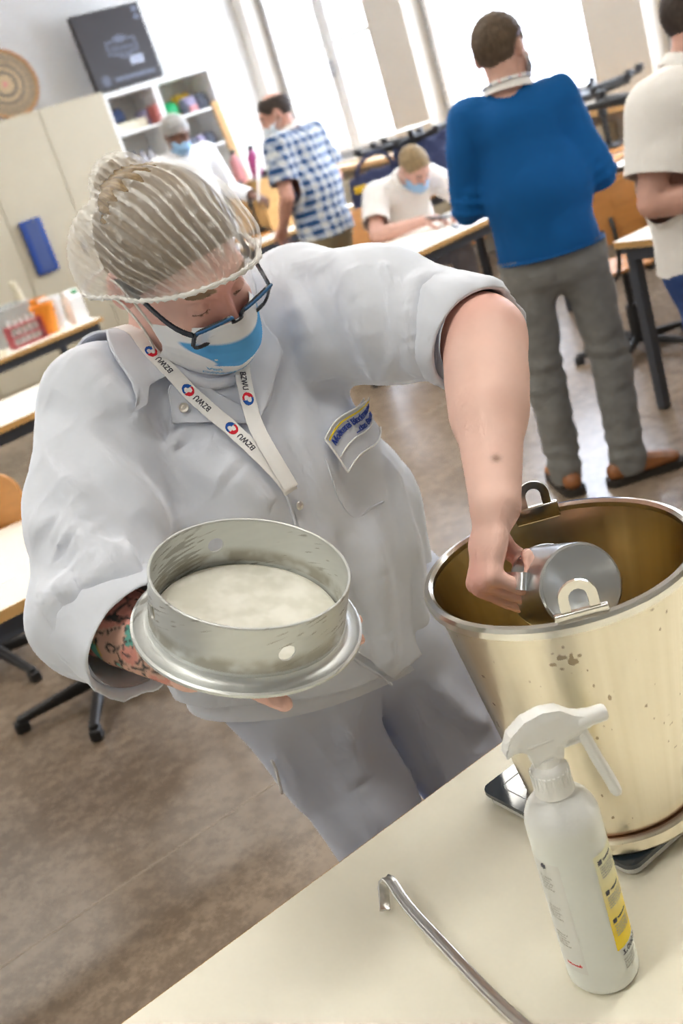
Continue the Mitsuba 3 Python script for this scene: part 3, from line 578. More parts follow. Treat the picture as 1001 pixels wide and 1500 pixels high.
for z in (.148, .113, .080):
    add(k+'__label_heading', cat_m([wrap(A0+.10, A0+.24, z-.001, z+.004, .0007, 6), wrap(A0+.30, A0+.75, z+.0005, z+.0025, .0007, 8)]), 'mat_ink', True)
    add(k+'__label_lines', cat_m([wrap(A0+.12, A0+.85-.1*(j % 2), z-.005-.0028*j, z-.0038-.0028*j, .0007, 8) for j in range(5)]), 'mat_ink_grey', True)
add(k+'__label_name', wrap_text('1.000 ml', A0+.14, .040, .0055), 'mat_ink', False)
add(k+'__label_lines', cat_m([wrap(A0+.14, A0+.75-.1*(j % 2), .034-.0035*j, .0352-.0035*j, .0007, 8) for j in range(4)]), 'mat_ink_grey', True)
A1 = VA-math.radians(26)
add(k+'__back_label', wrap(A1-math.radians(60), A1, .028, .158, .0003), 'mat_label_clear', True)
for z in (.140, .105, .072):
    add(k+'__back_label_lines', cat_m([wrap(A1-.75, A1-.30-.08*(j % 2), z-.0035*j, z+.0013-.0035*j, .0006, 8) for j in range(5)]), 'mat_ink_grey', True)
add(k+'__warning_frame', cat_m([wrap(A1-.62, A1-.12, .036, .0375, .0006, 8)]+[trimesh.Trimesh([[SBX+(RB+.0006)*math.cos(a), SBY+(RB+.0006)*math.sin(a), TZ+z] for a, z in ((A1-.62, .066), (A1-.60, .066), (A1-.12, .037), (A1-.17, .037))], [[0, 2, 1], [0, 3, 2]], process=False)]), 'mat_red', False)
add(k+'__label_mark', wrap_text('*', A1-.62, .147, .010), 'mat_ink', False)

# skimmer rod with a hooked end, lying on the table
k = thing('skimmer_rod', 'long stainless steel rod with hooked end lying on the work table', 'rod')
metal('mat_rod', (0.66, 0.65, 0.63), .22)
hx, hy = .412, .975
path = [(.3815, .42, .0045), (.3840, .60, .0050), (.3870, .70, .0075), (.3985, .81, .0180), (.4100, .885, .0265), (.4150, .905, .0290), (.4150, .9145, .0280), (.4115, .9165, .0225), (.4050, .9110, .0130), (.3985, .9040, .0065), (.3945, .8990, .0040)]
sp_ = spline(path, 70)
def bar_sweep(p, w, t):
    tn = np.gradient(p, axis=0); tn /= np.linalg.norm(tn, axis=1, keepdims=True)
    side = np.array([.985, -.17, 0.0]); S = side - tn*(tn@side)[:, None]; S /= np.linalg.norm(S, axis=1, keepdims=True); U = np.cross(S, tn)
    oct_ = np.array([(-1, -.6), (-.85, -1), (.85, -1), (1, -.6), (1, .25), (.78, .55), (.35, .2), (0, .05), (-.35, .2), (-.78, .55), (-1, .25)])
    n, s = len(p), len(oct_)
    v = (p[:, None]+oct_[None, :, :1]*w*S[:, None]+oct_[None, :, 1:]*t*U[:, None]).reshape(-1, 3); f = []
    for i in range(n-1):
        for j in range(s):
            q = (j+1) % s; f += [[i*s+j, i*s+q, (i+1)*s+q], [i*s+j, (i+1)*s+q, (i+1)*s+j]]
    v = np.vstack([v, p[0], p[-1]]); e = len(v)
    for j in range(s):
        q = (j+1) % s; f += [[e-2, q, j], [e-1, (n-1)*s+j, (n-1)*s+q]]
    m = trimesh.Trimesh(v, f, process=False); m.fix_normals(); return m
add(k, xf(bar_sweep(sp_, .0062, .0030), 0, (0, 0, TZ)), 'mat_rod', 40)
# ------------------------------------------------------------------ modelling with distance fields
F32 = np.float32
def nrm(v): v = np.asarray(v, float); return v/np.linalg.norm(v)
def smin(a, b, k):
    h = np.maximum(k-np.abs(a-b), 0)/k; return np.minimum(a, b)-h*h*k*.25
def smax(a, b, k): return -smin(-a, -b, k)
def cap(a, b, ra, rb=None):
    a, b = np.asarray(a, F32), np.asarray(b, F32); rb = ra if rb is None else rb; ab = b-a; L = float(ab@ab)+1e-12
    def f(p):
        t = np.clip((p-a)@ab/L, 0, 1); d = p-a-t[:, None]*ab
        return np.sqrt((d*d).sum(1))-(ra+(rb-ra)*t)
    return f
def chain(pts, rs):
    fs = [cap(pts[i], pts[i+1], rs[i], rs[i+1]) for i in range(len(pts)-1)]
    def f(p):
        d = fs[0](p)
        for g in fs[1:]: d = np.minimum(d, g(p))
        return d
    return f
def ell(c, r, R=None):
    """Ellipsoid; R: rows are its axes."""
    c = np.asarray(c, F32); r = np.asarray(r, F32); R = np.eye(3, dtype=F32) if R is None else np.asarray(R, F32)
    def f(p):
        q = (p-c)@R.T; a = q/r; k0 = np.sqrt((a*a).sum(1)); b = q/(r*r); k1 = np.sqrt((b*b).sum(1))+1e-9
        return k0*(k0-1)/k1
    return f
def ecap(a, b, ra, rb, xdir):
    """Elliptic tapered limb from a to b; ra, rb: (half width along xdir, half depth)."""
    a, b = np.asarray(a, F32), np.asarray(b, F32); ax = nrm(b-a); x = np.asarray(xdir, float); x = nrm(x-ax*(x@ax)); y = np.cross(ax, x)
    L = float(np.linalg.norm(b-a)); M = np.stack([x, y, ax]).astype(F32); ra, rb = np.asarray(ra, F32), np.asarray(rb, F32)
    def f(p):
        q = (p-a)@M.T; t = np.clip(q[:, 2]/L, 0, 1)[:, None]; r = ra+(rb-ra)*t; w = q[:, 2]-t[:, 0]*L; m = r.min(1)
        k = np.sqrt((q[:, 0]/r[:, 0])**2+(q[:, 1]/r[:, 1])**2+(w/m)**2); return (k-1)*m
    return f
def union(k, *fs):
    def f(p):
        d = fs[0](p)
        for g in fs[1:]: d = smin(d, g(p), k)
        return d
    return f
def mesh_field(f, lo, hi, h, B=8, chunk=250000):
    """Surface nets of f = 0 within the box; only blocks near the surface are evaluated."""
    lo = np.asarray(lo, float); nb = np.ceil((np.asarray(hi, float)-lo)/(h*B)).astype(int); n = nb*B+1
    cen = np.stack(np.meshgrid(*[np.arange(k) for k in nb], indexing='ij'), -1).reshape(-1, 3)
    cp = (lo+(cen+.5)*h*B).astype(F32)
    d = np.concatenate([f(cp[i:i+chunk]) for i in range(0, len(cp), chunk)])
    act = cen[np.abs(d) < h*B*1.15]
    D = np.full(n, 9.0, F32); cm = np.full(nb, 1.0, F32); cm.reshape(-1)[:] = np.sign(d)
    for ax in range(3): cm = np.repeat(cm, B, ax)
    D[:-1, :-1, :-1] = cm*9
    o = np.stack(np.meshgrid(*[np.arange(B+1)]*3, indexing='ij'), -1).reshape(-1, 3)
    mask = np.zeros(n, bool)
    idx = (act[:, None]*B+o[None]).reshape(-1, 3); mask[idx[:, 0], idx[:, 1], idx[:, 2]] = True
    ii = np.argwhere(mask); pp = (lo+ii*h).astype(F32)
    D[mask] = np.concatenate([f(pp[i:i+chunk]) for i in range(0, len(pp), chunk)])
    S = D < 0
    c8 = [S[a:n[0]-1+a, b:n[1]-1+b, c:n[2]-1+c] for a in (0, 1) for b in (0, 1) for c in (0, 1)]
    cnt = sum(x.astype(np.int8) for x in c8); cells = np.argwhere((cnt > 0) & (cnt < 8))
    vid = np.full(n-1, -1, np.int64); vid[cells[:, 0], cells[:, 1], cells[:, 2]] = np.arange(len(cells))
    acc = np.zeros((len(cells), 3)); num = np.zeros(len(cells))
    cor = [(a, b, c) for a in (0, 1) for b in (0, 1) for c in (0, 1)]
    val = {q: D[cells[:, 0]+q[0], cells[:, 1]+q[1], cells[:, 2]+q[2]] for q in cor}
    for q in cor:
        for ax in range(3):
            if q[ax] == 0:
                e = tuple(1 if k == ax else q[k] for k in range(3)); a, b = val[q], val[e]; m = (a < 0) != (b < 0)
                t = np.where(m, a/np.where(m, a-b, 1), 0); pt = np.tile(np.array(q, float), (len(cells), 1)); pt[:, ax] = t
                acc[m] += pt[m]; num[m] += 1
    V = lo+(cells+acc/num[:, None])*h
    Fs = []
    for ax in range(3):
        u, v = [(1, 2), (2, 0), (0, 1)][ax]
        a = S.take(range(n[ax]-1), ax); b = S.take(range(1, n[ax]), ax)
        e = np.argwhere(a != b); e = e[(e[:, u] > 0) & (e[:, v] > 0) & (e[:, u] < n[u]-1) & (e[:, v] < n[v]-1)]
        ins = S[e[:, 0], e[:, 1], e[:, 2]]
        def g(du, dv): q = e.copy(); q[:, u] -= du; q[:, v] -= dv; return vid[q[:, 0], q[:, 1], q[:, 2]]
        Q = np.stack([g(1, 1), g(0, 1), g(0, 0), g(1, 0)], 1); Q[~ins] = Q[~ins][:, ::-1]; Q = Q[(Q >= 0).all(1)]; Fs.append(Q)
    Q = np.vstack(Fs); T3 = np.vstack([Q[:, [0, 1, 2]], Q[:, [0, 2, 3]]])
    return trimesh.Trimesh(V, T3, process=False)
def grad(f, p, e=1.5e-3):
    p = np.asarray(p, F32); g = np.stack([f(p+np.array(v, F32)*e)-f(p-np.array(v, F32)*e) for v in np.eye(3)], -1)/(2*e); return g
def snap(f, p, off=0.0, it=5):
    """Moves points onto the surface f = off."""
    p = np.asarray(p, F32).copy()
    for _ in range(it):
        g = grad(f, p); p -= (f(p)-off)[:, None]*g/np.maximum((g*g).sum(1), .05)[:, None]
    g = grad(f, p); return p.astype(float), (g/np.linalg.norm(g, axis=1, keepdims=True)).astype(float)
def clip(m, vals):
    """Keeps the part of a mesh where the per-vertex value is negative, cutting triangles."""
    v, f, s = np.asarray(m.vertices), np.asarray(m.faces), np.asarray(vals, float); s = np.where(s == 0, 1e-9, s)
    neg = s[f] < 0; c = neg.sum(1); out = [f[c == 3]]; nv = [v]; base = len(v); edge = {}; extra = []
    def cut(a, b):
        nonlocal base
        key = (a, b) if a < b else (b, a)
        if key not in edge:
            t = s[a]/(s[a]-s[b]); extra.append(v[a]+(v[b]-v[a])*t); edge[key] = base; base += 1
        return edge[key]
    fs = []
    for tri, ng, k in zip(f[(c == 1) | (c == 2)], neg[(c == 1) | (c == 2)], c[(c == 1) | (c == 2)]):
        if k == 1:
            i = int(np.argmax(ng)); a, b, d = tri[i], tri[(i+1) % 3], tri[(i+2) % 3]; fs.append([a, cut(a, b), cut(a, d)])
        else:
            i = int(np.argmin(ng)); a, b, d = tri[i], tri[(i+1) % 3], tri[(i+2) % 3]; x, y = cut(a, b), cut(a, d); fs += [[x, b, d], [x, d, y]]
    F = np.vstack(out+([np.array(fs)] if fs else [])); V = np.vstack(nv+([np.array(extra)] if extra else []))
    m2 = trimesh.Trimesh(V, F, process=False); m2.remove_unreferenced_vertices(); return m2
def shell_clip(m, vals, t=.0025):
    """clip, then give the sheet a thickness inwards."""
    a = clip(m, vals); n = a.vertex_normals; b = trimesh.Trimesh(a.vertices-n*t, a.faces[:, ::-1], process=False)
    e = a.edges_unique[np.bincount(a.edges_unique_inverse) == 1]
    es = {tuple(x) for x in a.edges.tolist()}
    E = np.array([x if tuple(x) in es else x[::-1] for x in e.tolist()]).reshape(-1, 2); N = len(a.vertices)
    side = np.vstack([np.stack([E[:, 1], E[:, 0], E[:, 0]+N], 1), np.stack([E[:, 1], E[:, 0]+N, E[:, 1]+N], 1)]) if len(E) else np.zeros((0, 3), int)
    return trimesh.Trimesh(np.vstack([a.vertices, b.vertices]), np.vstack([a.faces, b.faces+N, side]), process=False)
def seg_d(p, a, b):
    a, b = np.asarray(a, F32), np.asarray(b, F32); ab = b-a; t = np.clip((p-a)@ab/float(ab@ab), 0, 1); d = p-a-t[:, None]*ab
    return np.sqrt((d*d).sum(1)), t
def creases(lst):
    """Folds: (a, b, width, depth). depth > 0 is a groove, < 0 a ridge; fades at both ends."""
    def f(p):
        o = np.zeros(len(p), F32)
        for a, b, w, dp in lst:
            d, t = seg_d(p, a, b); o += dp*np.exp(-(d/w)**2)*(1-(2*t-1)**4*.6)
        return o
    return f
def wrinkle(scale, amp, seed, stretch=(1, 1, 1)):
    s = np.array(stretch, float)*scale
    def f(p):
        n = meshkit.noise(np.asarray(p, float)*s, seed); m = meshkit.noise(np.asarray(p, float)*s*.6+3.3, seed+5)
        return (amp*(1-2*np.abs(2*n-1))*(.3+m)).astype(F32)
    return f
def patch(f, boundary, size=.008, off=.0015, thick=.002, spl=False, smooth_it=5):
    """A sheet lying on the surface f, outlined by 3D points."""
    b = np.asarray(boundary, float); c = b.mean(0); u, s, vt = np.linalg.svd(b-c); X, Y = vt[0], vt[1]
    poly = Polygon(np.stack([(b-c)@X, (b-c)@Y], 1)).buffer(0)
    m = prism_flat(poly, size); P = c+m.vertices[:, :1]*X+m.vertices[:, 1:2]*Y
    q, n = snap(f, P, off); top = trimesh.Trimesh(q, m.faces, process=False)
    if (top.face_normals*n[m.faces[:, 0]]).sum() < 0: top = trimesh.Trimesh(q, m.faces[:, ::-1], process=False)
    return slab(top, thick, n)
def slab(top, thick, n):
    N = len(top.vertices); es = top.edges; cnt = {}
    for a, b in es.tolist(): cnt[(a, b)] = 1
    E = np.array([(a, b) for a, b in cnt if (b, a) not in cnt])
    v2 = top.vertices+n*thick
    side = np.vstack([np.stack([E[:, 0], E[:, 1], E[:, 1]+N], 1), np.stack([E[:, 0], E[:, 1]+N, E[:, 0]+N], 1)])
    return trimesh.Trimesh(np.vstack([top.vertices, v2]), np.vstack([top.faces[:, ::-1], top.faces+N, side]), process=False)
def prism_flat(poly, size):
    v, f = trimesh.creation.triangulate_polygon(poly.segmentize(size), engine='earcut')
    m = trimesh.Trimesh(np.column_stack([v, np.zeros(len(v))]), f, process=False); return m.subdivide_to_size(size*1.5, max_iter=12)
def hand(wrist, Fw, Up, side, curls, spread=.16, scale=1.0, thumb=None):
    """Hand field. Fw: wrist -> knuckles, Up: back of the hand, side: +1 the thumb lies at Up x Fw. curls: per finger (mcp, pip, dip) degrees. thumb: 3 directions (f, u, t)."""
    Fw, Up = nrm(Fw), np.asarray(Up, float); Up = nrm(Up-Fw*(Up@Fw)); Th = np.cross(Up, Fw)*side; w = np.asarray(wrist, float); s = scale
    def P(f_, u_, t_): return w+s*(Fw*f_+Up*u_+Th*t_)
    fs = [ecap(P(.0, 0, 0), P(.045, .002, .004), (.028*s, .018*s), (.036*s, .015*s), Th), ecap(P(.04, .002, .004), P(.082, .003, .002), (.036*s, .014*s), (.038*s, .0115*s), Th)]
    tips = []
    L = [(.044, .026, .021), (.048, .030, .022), (.044, .028, .022), (.034, .021, .019)]
    for i in range(4):
        t0 = .030-.0195*i; base = P(.088-(.0, -.004, .002, .010)[i], .002, t0); a = spread*(1.5-i)*.6; ang = 0.0; p = base; r = (.0088, .009, .0087, .0078)[i]*s
        pts = [P(.06, 0, t0*.8), base]
        for j in range(3):
            ang += math.radians(curls[i][j]); d = Fw*math.cos(ang)*math.cos(a)-Up*math.sin(ang)+Th*math.sin(a)*math.cos(ang); p = p+d*L[i][j]*s; pts.append(p)
        fs.append(chain(pts, [r*1.0, r*1.12, r, r*.93, r*.82])); tips.append(pts)
    th = thumb or [(.55, -.25, .8), (.8, -.35, .45), (.9, -.4, .2)]
    p = P(.020, -.004, .022); pts = [P(.012, -.002, .012), p]
    for d, l in zip(th, (.042, .032, .026)):
        v = nrm(Fw*d[0]+Up*d[1]+Th*d[2]); p = p+v*l*s; pts.append(p)
    fs.append(chain(pts, [.014*s, .0145*s, .011*s, .0105*s, .0085*s])); tips.append(pts)
    def f(q):
        d = smin(fs[0](q), fs[1](q), .012*s)
        for g in fs[2:]: d = smin(d, g(q), .0065*s)
        return d
    f.tips = tips; f.P = P
    return f
def head_field(c, L, F, U, s=1.0, ears=True, neck=None):
    """Head in its frame: L its left, F forward, U up; c between the eyes' level and the ears."""
    c = np.asarray(c, float); R = np.stack([L, F, U])
    def P(l, f_, u): return c+s*(np.asarray(L)*l+np.asarray(F)*f_+np.asarray(U)*u)
    fs = [(ell(P(0, -.008, .030), np.array([.074, .092, .084])*s, R), 0), (ell(P(0, .030, -.030), np.array([.058, .066, .088])*s, R), .03), (ell(P(0, .050, -.088), np.array([.036, .040, .030])*s, R), .03),
          (ell(P(0, .080, .030), np.array([.048, .018, .014])*s, R), .02), (cap(P(0, .092, .008), P(0, .112, -.036), .008*s, .013*s), .014), (ell(P(0, .088, -.066), np.array([.026, .012, .012])*s, R), .012),
          (ell(P(.034, .076, -.030), np.array([.024, .018, .020])*s, R), .02), (ell(P(-.034, .076, -.030), np.array([.024, .018, .020])*s, R), .02)]
    def f(p):
        d = fs[0][0](p)
        for g, k in fs[1:]: d = smin(d, g(p), k*s)
        for x in (-.031, .031):
            d = smax(d, -ell(P(x, .100, .004), np.array([.017, .013, .010])*s, R)(p), .010*s)
            d = smin(d, ell(P(x, .081, .002), np.array([.0125, .0125, .0105])*s, R)(p), .004*s)
        if ears:
            for x in (-1, 1):
                RE = np.stack([nrm(np.asarray(L)+np.asarray(F)*.35*-x*-1), nrm(np.asarray(F)-np.asarray(L)*.35*-x*-1), U])
                e = ell(P(.078*x, -.012, -.004), np.array([.010, .019, .032])*s, RE)(p); e = smax(e, -ell(P(.090*x, -.006, .0), np.array([.009, .011, .020])*s, RE)(p), .004*s); d = smin(d, e, .008*s)
        return d
    f.P = P; f.R = R
    return f
# ------------------------------------------------------------------ the person in the foreground
def color_field(m, fn): return np.clip(fn(np.asarray(m.vertices)), 0, 1)
mat('mat_skin', {'type': 'twosided', 'b': {'type': 'principled', 'base_color': {'type': 'mesh_attribute', 'name': 'vertex_color'}, 'roughness': .5, 'specular': .4}})
cloth('mat_coat', (0.60, 0.632, 0.705), .85, .3)
cloth('mat_coat_trousers', (0.61, 0.66, 0.79), .85, .3)
cloth('mat_tshirt', (0.68, 0.71, 0.79), .9, .3)
plastic('mat_shoe_white', (0.75, 0.75, 0.73), .5, .4)
me = thing('person', 'person in white work coat, hairnet and dark glasses holding the round metal mould', 'person')
# joints
mSR, mSL = np.array([.440, 1.305, 1.322]), np.array([.758, 1.295, 1.345])
mER, mWR = np.array([.285, 1.115, 1.150]), np.array([.309, .953, 1.114])
mEL, mWL = np.array([.803, .985, 1.275]), np.array([0.6356, 0.8295, 1.1544])
mPel, mCh, mNB = np.array([.610, 1.295, .90]), np.array([.572, 1.275, 1.20]), np.array([.575, 1.300, 1.375])
HL = nrm((.9863, .035, .1615)); HF = np.array([.1264, -.7893, -.6008]); HF = nrm(HF-HL*(HF@HL)); HU = np.cross(HF, HL)
HC, HS = np.array([.5597, 1.2137, 1.4583]), .94
# forearms, legs
mHipR, mHipL = np.array([.535, 1.285, .86]), np.array([.735, 1.275, .86])
mKneeR, mKneeL = np.array([.612, 1.27, .46]), np.array([.782, 1.26, .46])
mAnkR, mAnkL = np.array([.605, 1.30, .07]), np.array([.785, 1.29, .07])
head = head_field(HC, HL, HF, HU, HS)
LF = nrm(mWL-mEL)
handL_F = nrm((-0.5719, -0.1386, -0.8086)); handL_U = nrm((-0.7764, 0.4099, 0.4788))
handL = hand(mWL, handL_F, handL_U, -1, [(72, 82, 45), (76, 84, 45), (78, 84, 45), (74, 80, 45)], .06, .95, [(.55, -.75, .45), (.40, -.9, .15), (.2, -.95, .05)])
RFd = nrm(mWR-mER)
POT_N = nrm((.214, -.334, .918)); POT_C = np.array([.384, .904, 1.1925]); POT_R = .0985
POT_B = POT_C-POT_N*.078
handR = hand(mWR, (.95, -.10, -.2), -POT_N, 1, [(4, 6, 4), (2, 5, 4), (2, 5, 4), (5, 6, 4)], .30, .95, [(.30, -.12, .95), (.35, -.10, .9), (.40, -.05, .9)])
def torso_in(k):
    return union(.06, ecap(mPel, mCh, (.145*k, .10*k), (.145*k, .105*k), (1, 0, 0)), cap(mSR+np.array([.03, 0, -.01]), mSL+np.array([-.03, 0, -.01]), .055*k))
def skin_main():
    t = torso_in(.92)
    arms = [chain([mSL, mEL], [.050, .043]), chain([mEL, mEL+LF*.07, mWL], [.043, .0445, .0265]), chain([mSR, mER], [.050, .043]), chain([mER, mER+RFd*.06, mWR], [.042, .043, .028])]
    fl = ecap(mEL+LF*.02, mEL+LF*.12, (.038, .046), (.036, .042), (1, 0, 0))
    elbow = cap(mEL+np.array([.012, .012, .012]), mEL+np.array([.014, .004, .0]), .032)
    neck = chain([mNB+np.array([0, .02, -.05]), mNB*.45+(HC-HU*.06-HF*.02)*.55, HC-HF*.02], [.062, .056, .05])
    legs = [chain([mHipR, mKneeR, mAnkR], [.07, .05, .034]), chain([mHipL, mKneeL, mAnkL], [.07, .05, .034])]
    def f(p):
        d = t(p)
        d = smin(d, neck(p), .05); d = smin(d, head(p), .03)
        for a in arms: d = smin(d, a(p), .025)
        d = smin(d, fl(p), .03); d = smin(d, elbow(p), .02)
        for a in legs: d = smin(d, a(p), .04)
        d = smin(d, handL(p), .014); d = smin(d, handR(p), .014)
        return d
    return f
SKIN = skin_main()
# white coat: torso, sleeves, folds; cut open at hem, cuffs and neck
uL, uR = nrm(mEL-mSL), nrm(mER-mSR)
CUFF_L0, CUFF_L1 = mSL+uL*.30, mSL+uL*.375
coat_torso = union(.09, ecap((.606, 1.30, .80), (.600, 1.285, 1.02), (.234, .150), (.214, .150), (1, 0, 0)), ecap((.596, 1.280, 1.05), (.585, 1.298, 1.25), (.194, .135), (.160, .106), (1, 0, 0)),
                   cap(mSR+np.array([.035, .0, -.012]), mSL+np.array([-.035, .0, -.012]), .068), ell((.580, 1.205, 1.165), (.14, .08, .095)))
sleeveL = union(.05, ecap(mSL, mSL+uL*.16, (.078, .088), (.078, .086), (0, 0, 1)), ecap(mSL+uL*.15, mEL+uL*.03, (.075, .083), (.062, .069), (0, 0, 1)))
cR1 = mER+RFd*.052
sleeveR = union(.05, ecap(mSR, mSR*.4+mER*.6, (.074, .080), (.078, .084), (1, 0, 0)), ecap(mSR*.42+mER*.58, mER, (.078, .083), (.070, .072), (1, 0, 0)), ecap(mER, cR1+RFd*.08, (.060, .066), (.056, .060), (0, 0, 1)))
def coat_raw(p):
    d = coat_torso(p); d = smin(d, sleeveL(p), .045); d = smin(d, sleeveR(p), .035); return d
tr_f = [chain([mHipR, mKneeR, mAnkR-np.array([0, 0, .02])], [.104, .076, .070]), chain([mHipL, mKneeL, mAnkL-np.array([0, 0, .02])], [.112, .080, .070])]
tr_w0, tr_w1 = wrinkle(7, .012, 31, (1, 1, .5)), wrinkle(19, .0025, 33, (1, 1, .5)); tr_w = lambda p: tr_w0(p)+tr_w1(p)
hips = ell((.628, 1.29, .90), (.190, .130, .15))
def tr_raw(p): return smin(smin(tr_f[0](p), tr_f[1](p), .006), hips(p), .05)
